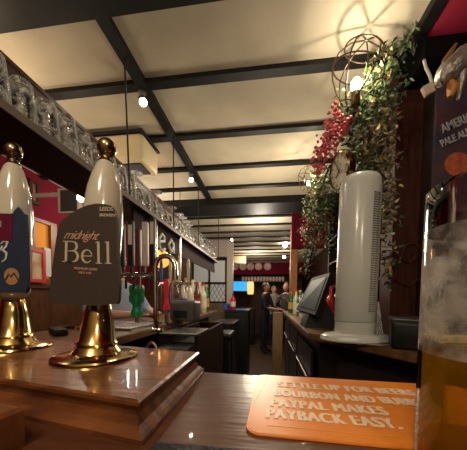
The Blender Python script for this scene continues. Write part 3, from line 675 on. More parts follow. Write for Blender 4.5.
m = MB(); z0, z1 = rr_.z + .03, (l.z * .45 + rr_.z * .55) - .02; wdt = rr_.x - l.x; hh = z1 - z0
for i in range(-3, 9):
    for s in (1, -1):
        pts = []
        for k in range(11):
            x = l.x + i * wdt / 8 + k / 10 * hh * .6; z = z0 + hh * (k / 10 if s == 1 else 1 - k / 10)
            if l.x + .03 < x < rr_.x - .03: pts.append((x, PY + .026, z))
        if len(pts) > 1: m.tube(pts, .004, 5)
m.build('leading', blackm, wn)
struct(MB().box(-2.1, l.x, PY, PY + .1, 1.0, CZ - .022).box(-2.1, b.x - .03, PY + .01, PY + .09, 0, rr_.z), 'wall_partition', mat('partition_wood', (.16, .10, .06), .5, var=.3))
# cream box under the far ceiling
p = at(240, 257, Y=6.6)
tag(MB().bbox(p.x, 6.6, CZ - .12, .32, .3, .19, .03, seg=3).build('ceiling_unit', offw, smooth=True), 'distant small cream unit under the ceiling joists', 'air conditioner')
# plates on the far bulkhead
for i, px in enumerate((235, 243, 250.5, 258.5, 267.5)):
    p = at(px, 266.5, Y=7.99)
    m = MB(); m.lathe([(.001, .012), (.06, .010), (.075, .012), (.115, .028), (.118, .026), (.07, .002), (.001, 0)], 24, Matrix.Translation((p.x, 7.999, p.z)) @ Matrix.Rotation(PI / 2, 4, 'X'))
    tag(m.build('wall_plate', mat('plate', (.62, .42, .38), .3), smooth=True), ['first plate from the left on the far burgundy bulkhead', 'second plate from the left on the far burgundy bulkhead', 'middle plate of the five on the far burgundy bulkhead', 'fourth plate from the left on the far burgundy bulkhead', 'rightmost plate on the far burgundy bulkhead'][i], 'plate', 'plates on the far bulkhead')
# far rack of glasses under the bulkhead
r = thing('glass_rack', 'distant hanging rack under the burgundy bulkhead', 'rack', (-.2, 8.0, 1.92))
a, b = at(240, 281, Y=8.05), at(286, 281, Y=8.05)
MB().box(a.x, b.x, 8.0, 8.2, a.z - .02, a.z).build('shelf', mat('rack_wood', (.2, .1, .05), .5), r)
for x in (a.x + .01, b.x - .01): MB().box(x - .01, x + .01, 8.08, 8.10, a.z, 2.4).build('bracket', blackm, r)
go = None
nx = 14
for i in range(nx):
    x = a.x + .09 + (b.x - a.x - .18) * i / (nx - 1)
    if go is None:
        go = MB().lathe([(.035, 0), (.045, .05), (.045, .1), (.034, .14)], 10).build('rack_glass', mat('milky_glass', (.62, .58, .5), .2), smooth=True); tag(go, 'tiny pale glass standing on the distant hanging rack', 'glass', 'glasses on the distant rack')
        go.location = (x, 8.1, a.z + .001)
    else:
        q = go.copy(); q.location = (x, 8.1, a.z + .001); COL.objects.link(q)
# television
a, b = at(233.5, 281.5, Y=7.9), at(247.5, 291, Y=7.9)
r = thing('television', 'glowing blue television screen in the far room', 'television', ((a.x + b.x) / 2, 7.9, b.z))
MB().box(a.x - .02, b.x + .02, 7.9, 7.94, b.z - .02, a.z + .02).build('casing', black, r)
MB().box(a.x, b.x, 7.892, 7.899, b.z, a.z).build('screen', mat('tv_blue', (.02, .30, .75), .3, emit=1.1, col2=(.1, .55, .9), scale=4), r)
MB().box((a.x + b.x) / 2 - .03, (a.x + b.x) / 2 + .03, 7.94, YB, (a.z + b.z) / 2 - .03, (a.z + b.z) / 2 + .03).build('wall_arm', blackm, r)
p = at(250.5, 288, Y=7.6)
r = thing('pendant_lamp', 'glowing orange drum pendant beside the blue television', 'lamp', (p.x, 7.6, CZ))
MB().cyl((p.x, 7.6, p.z + .15), (p.x, 7.6, CZ), .005).build('cord', blackm, r)
MB().lathe([(.085, -.19), (.10, -.1), (.10, .1), (.085, .19)], 20, Matrix.Translation((p.x, 7.6, p.z))).build('shade', mat('orange_shade', (1, .48, .14), .5, emit=1.3), r, smooth=True)
# dark furniture far
cab('distant dark bar counter crossing behind the standing bartender', -1.3, -.35, 7.2, 7.7, 1.05, darkwood, 'far_counter')
# bright far bulbs
bulbthing(285, 245.5, 5.2, 'farthest bright bulb hanging near the orange wooden post', .045, CZ - .0001, 5, e=22)
bulbthing(284, 257, 6.0, 'dimmer bulb hanging just below the farthest bright one', .035, CZ - .0001, 2, e=10)

# ================================================================ RIGHT SIDE: BACK BAR
KZ = 1.18
def K(px, py): return at(px, py, Z=KZ)
k1, k2, k3 = K(308.5, 333), K(422, 355), K(285, 311.5)
dirn = (k2 - k1).normalized(); kx = k1 + dirn * 1.0
ex = (k1.x)
r = thing('back_bar', 'angled wooden back bar counter carrying the white heater and till', 'counter', (.6, 1.8, 0))
far = Vector((ex, 3.6, KZ))
poly = [k1, far, Vector((XR - .002, 3.6, KZ)), Vector((XR - .002, k1.y + dirn.y * (XR - k1.x) / dirn.x, KZ))]
poly[3].y = max(poly[3].y, -.4)
poly = [k1, far, poly[2], Vector((XR - .002, .40, KZ)), Vector((k1.x + dirn.x / dirn.y * (.40 - k1.y), .40, KZ))]
m = MB(); m.prism([p - Vector((0, 0, .035)) for p in poly], (0, 0, .035)); bmesh.ops.bevel(m.bm, geom=m.bm.edges[:], offset=.005, segments=2, affect='EDGES'); m.build('countertop', ctop, r)
nrm = Vector((-dirn.y, dirn.x, 0)); nrm = nrm if nrm.x > 0 else -nrm
ins = [k1 + nrm * .05 + Vector((.03, .03, 0)), Vector((ex + .05, 3.55, 0)), Vector((XR - .002, 3.55, 0)), Vector((XR - .002, .45, 0)), poly[4] + nrm * .06 + Vector((0, .05, 0))]
bodyp = [Vector((p.x, p.y, 0)) for p in ins]
MB().prism(bodyp, (0, 0, KZ - .036)).build('carcass', mat('backbar_dark', (.022, .016, .016), .4, var=.3), r)
# panel door on diagonal face and shelf doors on gangway face
c0, c1 = bodyp[0], bodyp[4]; dd = (c1 - c0); L_ = dd.length; dd.normalize(); off = -nrm * .012
for i, (a, b) in enumerate(((.12, .50), (.53, .92))):
    p, q = c0 + dd * L_ * a, c0 + dd * L_ * b
    dr = MB().prism([p + off + Z * .1, q + off + Z * .1, q + off + Z * 1.06, p + off + Z * 1.06], nrm * .011).build('door', mat('door_dark', (.03, .02, .022), .35), r)
    mid = (p + q) / 2 + off - nrm * .02 + Z * .98
    MB().tube([mid - dd * .05 + nrm * .02, mid - dd * .05, mid + dd * .05, mid + dd * .05 + nrm * .02], .004, 8).build('handle', brassd, dr, smooth=True)
for i in range(3):
    y0 = 1.45 + i * .7
    dr = MB().box(ex + .036, ex + .048, y0, y0 + .62, .1, 1.06).build('door', mat('door_dark', (.03, .02, .022)), r)
    MB().cyl((ex + .02, y0 + .05, .9), (ex + .02, y0 + .57, .9), .006).build('handle', steel, dr, smooth=True)
# hatch post
a, b = at(273, 312, Y=4.3), at(283, 312, Y=4.3)
tag(MB().bbox((a.x + b.x) / 2, 4.3, a.z / 2 + .0, b.x - a.x, .10, a.z - .002, .01).build('hatch_post', tanwood), 'pale tan wooden end post beside the standing bartender', 'post')

# heater
hy = 1.13
hc = at(354.5, 330, Y=hy); hx = hc.x
r = thing('tower_heater', 'tall white freestanding tower heater on the back bar', 'heater', (hx, hy, KZ))
def oval(rx, ry, z, n=40, lean=0): return [Vector((hx + lean + 1.055 * rx * math.cos(2 * PI * i / n), hy + ry * math.sin(2 * PI * i / n), z)) for i in range(n)]
zt = at(360, 176, Y=hy).z
MB().rings([oval(.130, .086, KZ + .0005), oval(.134, .090, KZ + .006), oval(.130, .087, KZ + .022), oval(.115, .082, KZ + .030), oval(.085, .075, KZ + .034)]).build('base', white, r, smooth=True)
Hh = zt - KZ
MB().rings([oval(.074, .070, KZ + .030), oval(.076, .071, KZ + .035), oval(.077, .072, KZ + .085, lean=.001)]).build('lower_collar', white, r, smooth=True)
MB().rings([oval(.074, .069, KZ + .084), oval(.078, .073, KZ + .090), oval(.078, .073, KZ + .3, lean=.003), oval(.077, .071, zt - .05, lean=.006), oval(.074, .068, zt - .025, lean=.007), oval(.067, .060, zt - .008, lean=.007), oval(.050, .045, zt, lean=.007)]).build('tower', white, r, smooth=True)
MB().rings([oval(.0775, .0725, KZ + .0835), oval(.0775, .0725, KZ + .0862)]).build('seam', mat('seam_grey', (.25, .24, .22), .5), r)
m = MB()
for i in range(52):
    z = KZ + .13 + i * .0092
    if z > zt - .07: break
    for a in (-66, -53):
        aa = math.radians(a); f = .1
        pa, pb = math.radians(a - 5), math.radians(a + 5)
        ln = .003 + .005 * (z - KZ - .3) / .3
        pts = [Vector((hx + ln + .0828 * math.cos(t), hy + .0736 * math.sin(t), z)) for t in (pa, aa, pb)]
        m.tube(pts, .0016, 5)
m.build('vent_slots', mat('slot_dark', (.03, .03, .03), .6), r)
m = MB(); m.bbox(hx + .012, hy, zt + .004, .07, .05, .008, .003); m.build('control_panel', mat('panel_grey', (.20, .19, .19), .35), r)
pw = []
for i in range(26):
    t = i / 25; x = hx + .0 + .07 * math.sin(t * 5); y = hy - .105 + .02 * math.cos(t * 7) ; pw.append((hx - .02 + t * .14, hy - .106 + .012 * math.sin(t * 9), KZ + .004))
tag(MB().tube(pw, .0025, 6).build('loose_cable', mat('cable_grey', (.35, .33, .3), .5)), 'thin looped cable lying in front of the white heater base', 'cable')
# leaflet leaning right of heater
a = at(379, 294, Y=1.12)
lx = hx + .205
r = thing('leaflet', 'pale leaflet with dark curved lines leaning beside the white heater', 'leaflet', (lx, 1.15, KZ))
LM = Matrix.Translation((hx + .128, 1.06, KZ + .002)) @ Matrix.Rotation(math.radians(-14), 4, 'X')
LM = Matrix.Translation((hx + .095, 1.225, KZ + .0005)) @ Matrix.Rotation(math.radians(22), 4, 'Z') @ Matrix.Rotation(math.radians(-12), 4, 'X')
MB().box(0, .085, 0, .002, 0, .17, LM).build('sheet', mat('leaflet_paper', (.60, .60, .56), .6), r)
m = MB()
for rr in (.015, .027, .039, .051):
    m.tube([LM @ Vector((.045 + rr * .8 * math.cos(math.radians(q)), -.0008, .062 + rr * math.sin(math.radians(q)))) for q in range(-70, 100, 17)], .0016, 5)
for z in (.135, .145, .155): m.box(.02, .075, -.0008, -.0002, z, z + .003, LM)
m.build('print', mat('ink_dark', (.06, .06, .06), .6), r)
# receipt printer
pc = at(405, 338, Y=1.0)
r = thing('receipt_printer', 'black receipt printer on the back bar in front of the dark post', 'printer', (pc.x, 1.0, KZ))
RM = Matrix.Translation((pc.x + .035, 1.0, KZ + .0005)) @ Matrix.Rotation(math.radians(-22), 4, 'Z')
MB().bbox(0, 0, .05, .16, .14, .10, .012, RM, 3).build('body', black, r, smooth=True)
MB().bbox(-.035, -.0, .103, .10, .12, .024, .01, RM @ Matrix.Rotation(0, 4, 'X'), 3).build('lid', mat('lid_grey', (.035, .035, .037), .3), r, smooth=True)
MB().bbox(.05, -.072, .045, .05, .004, .012, .001, RM).build('badge', mat('badge_white', (.5, .5, .5), .4), r)
# till screen
tp = at(315, 320, Y=1.72)
r = thing('till', 'black touch screen till on a sloping stand beside the heater', 'till', (tp.x, 1.72, KZ))
s0, s1 = at(300, 309, Y=1.62), at(327, 274, Y=1.72)
SC = [at(296, 309, Y=1.76), at(315, 315, Y=1.50), at(330, 272.5, Y=1.56), at(312, 278, Y=1.84)]
cc = sum(SC, Vector()) / 4; nx_ = (SC[1] - SC[0]).cross(SC[3] - SC[0]).normalized(); nx_ = nx_ if nx_.x < 0 else -nx_
MB().prism(SC, -nx_ * .03).build('casing', blackm, r)
MB().prism([cc + (p - cc) * .80 + nx_ * .0006 for p in SC], nx_ * .001).build('screen', mat('till_screen', (.07, .075, .08), .5, emit=.2, spec=.1), r)
q0 = cc - nx_ * .03
MB().rings([[Vector((tp.x + a * .11 + .02, 1.68 + b * .10, KZ + .001)) for a, b in ((-1, -1), (1, -1), (1, 1), (-1, 1))], [Vector((tp.x + a * .10 + .02, 1.68 + b * .09, KZ + .03)) for a, b in ((-1, -1), (1, -1), (1, 1), (-1, 1))],
            [Vector((q0.x + .02 + a * .03, q0.y + b * .05, q0.z - .03)) for a, b in ((-1, -1), (1, -1), (1, 1), (-1, 1))]]).build('stand', black, r)
# back bar bottles
for px, Y, g, l, c, nm, h in ((291, 3.2, gg, ly, lg, 'green bottle with yellow label farthest along the back bar', .26), (296, 2.9, cg, lw, lr, 'pale bottle with white label and red cap beyond the till', .28), (300, 2.6, gg, lw, lg, 'green bottle with white label just beyond the till', .26),
                           (303, 2.35, cg, lb, black, 'pale bottle with blue label beyond the till', .24), (327, 2.1, bg, lr, lr, 'brown bottle with red label between till and heater', .30), (331, 1.95, mat('red_bottle', (.45, .02, .02), .15, coat=.5), lr, lr, 'solid red bottle touching the heater outline', .27),
                           (321, 2.27, bg, ly, black, 'brown bottle with yellow label just behind the till', .22), (337, 2.3, cg, lw, black, 'pale bottle with black cap mostly behind the heater', .3)):
    p = at(px, 310, Y=Y); bottle(nm, (max(p.x, ex + .05), Y, KZ), g, l, c, h)
# dark post with carved bracket
a, b = at(388, 200, Y=1.40), at(428, 200, Y=1.40)
struct(MB().box(a.x, b.x + .0, 1.34, 1.46, KZ + .0005, CZ - .0005), 'trim_40', postwood)
m = MB(); bm_ = [(-.002, 0), (.16, 0), (.16, .05), (.13, .06), (.11, .10), (.13, .15), (.10, .19), (.05, .20), (.03, .16), (.0, .14)]
base = at(385, 318, Y=1.33)
p0_ = at(388, 272, Y=1.335)
sc_ = MB(); pts = []
for i in range(22):
    t = i / 21; ang = 2.2 * PI * t; rad = .055 * (1 - .75 * t); pts.append(Vector((p0_.x + .10 + rad * math.cos(ang), 1.3385, p0_.z + .08 + rad * 1.2 * math.sin(ang))))
sc_.tube(pts, .009, 8); sc_.tube([Vector((p0_.x + .155, 1.3385, p0_.z + .08)), Vector((p0_.x + .15, 1.3385, p0_.z - .02)), Vector((p0_.x + .10, 1.3385, p0_.z - .07)), Vector((p0_.x + .03, 1.3385, p0_.z - .04))], .010, 8)
tag(sc_.build('carved_scroll', postwood, smooth=True), 'carved wooden scroll fixed to the face of the dark post', 'carving')
# back bar upper shelving behind the garlands
r = thing('back_bar_shelving', 'dark wooden shelving standing on the back bar behind the till', 'shelving', (.9, 2.5, KZ))
m = MB(); m.box(1.20, 1.246, 1.47, 3.5, KZ + .0005, 2.40); m.build('back_panel', darkwood, r)
for z in (1.50, 1.80, 2.10): MB().box(.80, 1.20, 1.47, 3.5, z, z + .02).build('shelf', darkwood, r)
for y in (1.48, 2.5, 3.46): MB().box(.80, 1.20, y, y + .03, KZ + .0005, 2.40).build('upright', darkwood, r)
MB().box(.74, 1.24, 1.47, 3.5, 2.40, CZ - .0).build('cornice', darkwood, r)
a, b = at(290, 230, Y=3.4), at(296, 230, Y=3.4)
struct(MB().bbox((a.x + b.x) / 2 + .02, 3.42, (KZ + 2.27) / 2, .09, .09, 2.26 - KZ, .006), 'trim_41', orangewood)
cols_ = [('green', gg), ('brown', bg), ('pale', cg)]
for i in range(7):
    y = 2.62 + i * .115; cn, g = cols_[i % 3]
    bottle('%s spirit bottle, %s from the near end of the dark shelving behind the garlands' % (cn, ORD[i]), (1.0, y, 1.5205), g, [lg, lr, lw][(i // 2) % 3], black, .24, .036, 'spirit bottles on the shelving')
# poster board, right edge
PX = .92
def R(px, py, Y=1.22): return at(px, py, Y=Y)
c0, c1 = R(440, 85), R(480, 210)
r = thing('poster_board', 'dark blue poster with pale lettering at the upper right edge', 'poster', ((c0.x + c1.x) / 2, 1.23, c1.z))
MB().box(c0.x, c1.x + .1, 1.235, 1.25, c1.z, c0.z + .06).build('backing', mat('poster_navy', (.03, .035, .07), .35, col2=(.10, .05, .05), scale=7), r)
TM = basis(Vector((R(445, 131).x, 1.2335, R(445, 131).z)), Vector((1, 0, .42)), Z)
text('AMERICAN', TM, .052, mat('poster_pale', (.42, .42, .46), .4), 'lettering', r, .001, bold=.001, xs=.7)
TM = basis(Vector((R(444, 145).x, 1.2335, R(444, 145).z)), Vector((1, 0, .42)), Z)
text('PALE ALE', TM, .042, mat('poster_pale', (.4, .4, .45)), 'lettering', r, .001, bold=.001, xs=.7)
q = R(452, 163); m = MB(); m.lathe([(.05, 0), (.05, .003)], 20, Matrix.Translation((q.x + .03, 1.2345, q.z)) @ Matrix.Rotation(PI / 2, 4, 'X')); m.build('orange_roundel', mat('poster_orange', (.5, .16, .05), .4, col2=(.35, .05, .04), scale=30), r)
MB().box(c1.x + .1, XR, 1.2, 1.26, c1.z - .1, c0.z + .1).build('side_rail', darkwood, r)
# silver ornament hanging with tag
Yo = .98
r = thing('silver_ornament', 'crumpled silver hanging ornament with cream tag at the upper right', 'ornament', R(450, 60, Yo))
foil = mat('foil', (.55, .50, .44), .28, .55, var=.5, scale=60, bump=.8)
def OP(px, py): return R(px, py, Yo)
m = MB(); m.tube([OP(439, 84), OP(444, 77), OP(450, 70), OP(458, 63), OP(466, 56), OP(476, 48)], [.012, .028, .034, .038, .036, .02], 12)
bmesh.ops.subdivide_edges(m.bm, edges=m.bm.edges[:], cuts=1)
for v in m.bm.verts: v.co += Vector([random.uniform(-.005, .005) for _ in range(3)])
m.build('foil_body', foil, r, smooth=True)
MB().tube([OP(457, 58), OP(462, 70), OP(461, 84), OP(458, 100)], [.010, .016, .011, .004], 8).build('foil_ribbon', foil, r, smooth=True)
MB().tube([OP(424, 60), OP(426, 68), OP(430, 76), OP(432, 84), OP(436, 85)], .0045, 8).build('cord', mat('cord_white', (.65, .60, .5), .5), r, smooth=True)
q = OP(428, 90); MB().bbox(0, 0, 0, .032, .018, .034, .003, Matrix.Translation(q) @ Matrix.Rotation(math.radians(-25), 4, 'Y')).build('tag', mat('tag_cream', (.62, .50, .38), .5), r)
MB().tube([OP(443, 62), OP(450, 53), OP(456, 44)], [.006, .009, .005], 6).build('orange_leaf', mat('leaf_orange', (.30, .14, .05), .5), r)
MB().tube([OP(449, 78), OP(453, 88), OP(450, 97)], [.006, .018, .008], 8).build('orange_patch', mat('leaf_orange2', (.55, .22, .04), .5), r)
# tall dark cabinet carrying the posters
struct(MB().box(R(430, 85, 1.3).x, XR, 1.26, 1.34, KZ + .0005, CZ), 'trim_42', mat('cab_dark', (.02, .011, .009), .5))

# clock
q = at(340, 171, Y=1.17)
r = thing('wall_clock', 'round cream-faced clock with brass case tucked in the garland', 'clock', q)
CM = Matrix.Translation(q) @ Vector((-.93, -.22, -.12)).to_track_quat('Z', 'Y').to_matrix().to_4x4() @ Matrix.Scale(.86, 4)
MB().lathe([(.001, -.035), (.082, -.035), (.092, -.02), (.094, .004), (.088, .012), (.083, .008), (.083, .002)], 36, CM, True, False).build('case', brassd, r, smooth=True)
MB().lathe([(.001, .003), (.083, .003)], 36, CM, False, False).build('dial', mat('dial', (.66, .56, .42), .4), r)
for i in range(12):
    MB().box(-.0025, .0025, .062, .076, .0035, .0045, CM @ Matrix.Rotation(i * PI / 6, 4, 'Z')).build('hour_mark', blackm, r)
MB().box(-.002, .002, -.01, .055, .005, .006, CM @ Matrix.Rotation(.5, 4, 'Z')).box(-.003, .003, -.01, .038, .0065, .0075, CM @ Matrix.Rotation(2.2, 4, 'Z')).build('clock_hand', blackm, r)
MB().cyl(q + Vector((.04, .03, 0)), Vector((a_x := at(388, 200, Y=1.40).x, 1.42, q.z)), .008).build('wall_bracket', blackm, r)

# ---------------------------------------------------------------- cage lamps
def cage(px, py, Y, rad, lab, power, e):
    b = at(px, py, Y=Y); r = thing('cage_lamp', lab, 'lamp', b)
    up = Vector((.02, .0, 1)).normalized()
    c = b + Vector((0, 0, rad * .45)); wire = mat('cage_wire', (.10, .065, .04), .35, .8)
    m = MB(); tilt = Matrix.Translation(c) @ Matrix.Rotation(.25, 4, 'Y') @ Matrix.Rotation(.2, 4, 'X')
    prof = [(.28, -1.0), (.55, -.75), (.85, -.3), (1.0, .15), (.9, .6), (.55, .95), (.06, 1.1)]
    for k in range(6):
        a = k * PI / 3; m.tube([tilt @ Vector((rad * x * math.cos(a), rad * x * math.sin(a), rad * z)) for x, z in prof], rad * .028, 6)
    m.build('cage_ribs', wire, r, smooth=True)
    m = MB()
    for x, z in ((.28, -1.0), (.98, .15), (.72, .80)):
        m.tube([tilt @ Vector((rad * x * math.cos(a * PI / 12), rad * x * math.sin(a * PI / 12), rad * z)) for a in range(24)], rad * .028, 6, True)
    m.build('cage_ring', wire, r, smooth=True)
    MB().cyl(b - Vector((0, 0, rad * .75)), b - Vector((0, 0, rad * .25)), rad * .18, seg=14).build('socket', brassd, r, smooth=True)
    MB().lathe([(rad * .08, -rad * .28), (rad * .2, 0), (rad * .2, rad * .12), (rad * .12, rad * .26), (.001, rad * .3)], 16, Matrix.Translation(b)).build('bulb', mat('cage_bulb_%d' % int(e), (1, .84, .58), emit=e), r, smooth=True)
    o = lamp('cage_light', (-.0, -rad * .3, rad * .15), power, WARM, rad * .16); o.parent = r
    return r
cage(356, 86, 1.15, .105, 'wire cage lamp with lit bulb nearest, above the clock in the garland', 3.6, 24)
cage(309, 184, 2.0, .085, 'wire cage lamp with lit bulb behind the lower garland', 3, 14)

# ---------------------------------------------------------------- garlands
leafm = [mat('leaf_dark', (.035, .075, .025), .5), mat('leaf_mid', (.09, .16, .05), .5), mat('leaf_pale', (.32, .36, .20), .5), mat('leaf_gold', (.34, .24, .08), .5), mat('leaf_brown', (.13, .08, .05), .6)]
def leaf(m, c, L, wd, mi):
    d = Vector((random.gauss(0, 1), random.gauss(0, 1), random.gauss(0, .8))).normalized()
    u = d.cross(Vector((random.gauss(0, 1), random.gauss(0, 1), random.gauss(0, 1)))).normalized(); nn = d.cross(u)
    m.mi = mi
    p = [c, c + d * L * .35 + u * wd, c + d * L, c + d * L * .35 - u * wd, c + d * L * .4 + nn * wd * .4]
    v = [m.bm.verts.new(q) for q in p]
    for a, b in ((0, 1), (1, 2), (2, 3), (3, 0)): m.face((v[a], v[b], v[4]))
def garland(label, blobs, stem, berries, nper=95):
    r = thing('garland', label, 'garland', stem[0])
    MB().tube(stem, .008, 6).build('stem', mat('vine', (.06, .035, .02), .7), r)
    m = MB()
    for px, py, Y, rx, rz, wts, k in blobs:
        c = at(px, py, Y=Y); s = Y / 250
        for _ in range(int(nper * k)):
            v = Vector((random.gauss(0, .45), random.gauss(0, .45), random.gauss(0, .45)))
            if v.length > 1.25: continue
            leaf(m, c + Vector((v.x * rx * s, v.y * .09, v.z * rz * s)), random.uniform(.02, .042) * (Y / 1.4) ** .5, random.uniform(.005, .010), random.choices(range(5), wts)[0])
    m.build('foliage', leafm, r, kind='stuff')
    bm_ = mat('berry_red', (.50, .03, .05), .35, col2=(.62, .12, .14), scale=40)
    for px, py, Y, rx, rz, nb in berries:
        c = at(px, py, Y=Y); s = Y / 250; m = MB()
        for _ in range(nb):
            m.ball(c + Vector((random.gauss(0, .45) * rx * s, random.gauss(0, .03), random.gauss(0, .45) * rz * s)), random.uniform(.005, .0095), 6)
        m.build('berry_cluster', bm_, r, smooth=True)
    return r
D = (5, 4, 1, .6, 1); P_ = (2, 3, 5, 1, 0); Bn = (2, .6, 1, 2, 4); Yl = (1, 3, 4, 3, 0)
garland('leafy garland with red berries hanging from the top of the dark post',
  [(412, 42, 1.22, 14, 12, D, 1.4), (398, 52, 1.25, 16, 14, (4, 3, 3, .5, 0), 1.6), (382, 68, 1.22, 14, 16, P_, 1.5), (370, 86, 1.22, 14, 16, P_, 1.6), (388, 90, 1.28, 14, 18, D, 1.4), (362, 108, 1.25, 16, 16, D, 1.9), (384, 116, 1.28, 15, 20, (4, 1, 1, 3, 2), 1.7),
   (352, 128, 1.27, 16, 14, (6, 3, 3, .5, .5), 1.9), (376, 142, 1.30, 16, 18, Bn, 1.8), (358, 150, 1.32, 14, 14, D, 1.5), (384, 166, 1.30, 12, 18, Bn, 1.4), (366, 166, 1.34, 12, 12, D, 1), (344, 118, 1.25, 8, 10, P_, .5), (341, 105, 1.2, 6, 14, P_, .25), (388, 190, 1.31, 6, 20, Bn, .5), (388, 215, 1.33, 6, 28, Bn, 1.6), (389, 262, 1.34, 5, 22, Bn, 1.1)],
  [at(418, 38, Y=1.25), at(395, 62, Y=1.27), at(378, 95, Y=1.28), at(368, 130, Y=1.30), at(374, 165, Y=1.32), at(386, 180, Y=1.33)],
  [(335, 118, 1.22, 9, 10, 42), (333, 133, 1.22, 12, 9, 60), (328, 146, 1.23, 12, 9, 60), (322, 157, 1.24, 9, 8, 38), (319, 170, 1.25, 5, 7, 18), (343, 128, 1.2, 6, 7, 20)])
garland('thin leafy garland of gold and green trailing down beyond the clock',
  [(322, 178, 1.95, 12, 12, Yl, 1.6), (316, 192, 1.95, 12, 12, Yl, 1.6), (326, 205, 1.95, 12, 14, D, 1.5), (312, 210, 2.0, 9, 12, Yl, 1.2), (322, 225, 1.95, 12, 14, (4, 3, 1, 2, 1), 1.5), (308, 228, 2.0, 8, 14, (3, 2, 2, 3, 1), 1.0), (328, 242, 1.95, 7, 14, D, .9), (312, 246, 2.0, 8, 12, D, .9), (306, 262, 2.05, 5, 14, D, .7), (332, 190, 1.9, 8, 14, D, .8)],
  [at(330, 165, Y=1.9), at(320, 190, Y=1.95), at(318, 220, Y=1.96), at(312, 250, Y=2.0), at(306, 275, Y=2.05)],
  [(307, 224, 1.98, 4, 9, 10), (302, 236, 2.0, 3, 6, 6)])

# ================================================================ PEOPLE
def person(lab, loc, rz, J, mats, zones, hair_m, name='person', head=(0, 0, 1.62), hs=1.0, face=True, hair_long=.0):
    """J: dict joint -> (pos, radius, parent)"""
    r = thing(name, lab, 'person', loc, rz)
    names = list(J); me = bpy.data.meshes.new('skeleton')
    me.from_pydata([J[k][0] for k in names], [(names.index(J[k][2]), i) for i, k in enumerate(names) if J[k][2]], [])
    o = bpy.data.objects.new('skeleton', me); COL.objects.link(o)
    sk = o.modifiers.new('s', 'SKIN'); sk.use_smooth_shade = True
    for i, k in enumerate(names):
        v = me.skin_vertices[0].data[i]; rr = J[k][1]; v.radius = rr if isinstance(rr, tuple) else (rr, rr); v.use_root = (i == 0)
    sb = o.modifiers.new('b', 'SUBSURF'); sb.levels = sb.render_levels = 2
    bpy.context.view_layer.update()
    m2 = bpy.data.meshes.new_from_object(o.evaluated_get(bpy.context.evaluated_depsgraph_get()))
    bpy.data.objects.remove(o)
    b = bmesh.new(); b.from_mesh(m2)
    for f in b.faces: f.material_index = zones(f.calc_center_median())
    # head
    t = MB(); h = Vector(head); t.mi = 0
    t.lathe([(.075 * hs * math.sin(PI * i / 12) * (1 if i > 5 else .82 + .036 * i), -.115 * hs * math.cos(PI * i / 12)) for i in range(13)], 20, Matrix.Translation(h) @ Matrix.Diagonal((1, 1.15, 1, 1)))
    t.ball(h + Vector((0, -.088 * hs, -.01)), .014 * hs, 8, (.8, 1, 1.4))
    for s in (-1, 1): t.ball(h + Vector((s * .076 * hs, .0, -.005)), .018 * hs, 8, (.4, .8, 1.3))
    t.bm.verts.index_update(); vs = [b.verts.new(v.co) for v in t.bm.verts]
    for f in t.bm.faces:
        g = b.faces.new([vs[v.index] for v in f.verts]); g.material_index = 0; g.smooth = True
    t.bm.free()
    m2.materials.clear(); b.to_mesh(m2); b.free(); m2.name = 'body'
    for q in mats: m2.materials.append(q)
    m2.polygons.foreach_set('use_smooth', [True] * len(m2.polygons))
    bo = bpy.data.objects.new('body', m2); COL.objects.link(bo); bo.parent = r
    for s in (-1, 1):
        MB().ball(h + Vector((s * .028 * hs, -.080 * hs, .01)), .009 * hs, 8).build('eye', blackm, r, False)
    MB().ball(h + Vector((0, -.079 * hs, -.05 * hs)), .02 * hs, 8, (1, .3, .3)).build('mouth', mat('lips', (.35, .12, .1), .5), r, False)
    hm = MB(); hm.lathe([(.084 * hs * math.sin(PI * i / 12), .118 * hs * math.cos(PI * i / 12)) for i in range(0, 7)], 20, Matrix.Translation(h + Vector((0, .014, .012 - hair_long * .0))) @ Matrix.Rotation(-.45, 4, 'X') @ Matrix.Diagonal((1, 1.15, 1, 1)))
    if hair_long: hm.ball(h + Vector((0, .05, -.05)), .085, 12, (1, .6, 1.5))
    hm.build('hair', hair_m, r, False, True)
    return r
skin = mat('skin', (.55, .30, .20), .5); navyc = mat('navy_cloth', (.018, .022, .045), .8, var=.3, scale=20); hairb = mat('hair_black', (.012, .01, .01), .6)
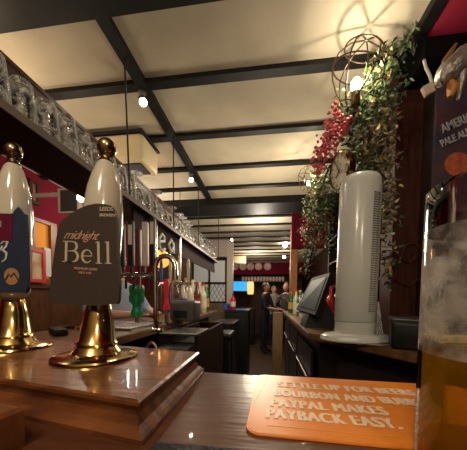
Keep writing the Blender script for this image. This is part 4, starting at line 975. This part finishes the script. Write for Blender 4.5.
def stand(armL, armR, lean=0, H=1.0):
    J = {}
    def a(k, p, r, par): J[k] = (Vector(p) * H, r, par)
    a('pelvis', (0, 0, .95), (.15, .11), None); a('waist', (0, -.0 + lean * .3, 1.10), (.135, .10), 'pelvis'); a('chest', (0, lean * .7, 1.28), (.155, .11), 'waist'); a('neck0', (0, lean, 1.43), (.075, .07), 'chest'); a('neck1', (0, lean, 1.52), .05, 'neck0')
    for s, n, arm in ((-1, 'L', armL), (1, 'R', armR)):
        a('sh' + n, (s * .17, lean, 1.40), .062, 'neck0'); el, wr = arm
        a('el' + n, el, .045, 'sh' + n); a('wr' + n, wr, .030, 'el' + n)
        d = (Vector(wr) - Vector(el)).normalized(); hd = Vector(wr) + d * .07
        a('ha' + n, hd, (.036, .018), 'wr' + n)
        perp = Vector((1, 0, 0)) if abs(d.x) < .7 else Vector((0, 0, 1))
        for k in range(4):
            a('f%s%d' % (n, k), hd + d * (.055 + .01 * (k in (1, 2))) + perp * (k - 1.5) * .018, .009, 'ha' + n)
        a('th' + n, Vector(wr) + d * .05 + perp * .045, .010, 'wr' + n)
        a('hip' + n, (s * .09, 0, .86), .095, 'pelvis'); a('kn' + n, (s * .10, -.02, .48), .060, 'hip' + n); a('an' + n, (s * .105, .02, .09), .042, 'kn' + n); a('fo' + n, (s * .12, -.13, .035), (.045, .032), 'an' + n)
    return J
man = at(264, 352.5, Z=0)
dist = man.y
def z_navy(c):
    if c.z < .085: return 2
    if (abs(c.x) > .16 or c.y < -.22) and .8 < c.z < 1.32 and math.hypot(c.x, c.y) > .30: return 0
    return 0 if c.z > 1.47 else 1
person('person in navy clothes standing in the gangway with arms forward', (man.x, man.y, 0), math.radians(65), stand(((-.22, -.10, 1.13), (-.15, -.36, 1.10)), ((.22, -.12, 1.13), (.12, -.38, 1.08)), -.03), [skin, navyc, black], z_navy, hairb, head=(0, -.035, 1.625))
def zc(top, lo=.9):
    def f(c): return 0 if (c.z > 1.47 or math.hypot(c.x, c.y) > .30 and c.z > .9) else (1 if c.z > lo else 2)
    return f
grey = mat('grey_cloth', (.30, .28, .27), .8)
p = at(274, 300, Y=7.4)
person('person in grey top facing the bar beyond the navy-clothed one', (p.x, 7.4, 0), math.radians(20), stand(((-.2, -.12, 1.15), (-.12, -.34, 1.12)), ((.2, -.12, 1.15), (.1, -.34, 1.14))), [skin, grey, navyc], zc(0), mat('hair_grey', (.25, .22, .2), .7), head=(0, 0, 1.60))
p = at(286, 300, Y=6.5)
person('person with reddish hair at the far end of the back bar', (p.x, 6.5, 0), math.radians(-20), stand(((-.2, -.12, 1.15), (-.12, -.30, 1.32)), ((.2, -.12, 1.15), (.1, -.30, 1.3))), [skin, mat('dark_cloth', (.05, .05, .06), .8), navyc], zc(0), mat('hair_red', (.35, .10, .05), .6), head=(0, 0, 1.64))
blue = mat('blue_shirt', (.42, .48, .66), .8, var=.12, scale=12)
p = at(131, 290, Y=1.78)
person('person in pale blue shirt behind the green tap leaning on the counter', (-1.16, 1.80, 0), math.radians(70), stand(((-.26, -.06, 1.24), (-.10, -.26, 1.235)), ((.26, -.06, 1.24), (.14, -.26, 1.235)), -.0), [skin, blue, navyc], lambda c: 0 if (c.z > 1.47 or c.y < -.2) else (1 if c.z > .95 else 2), hairb, head=(0, 0, 1.63))
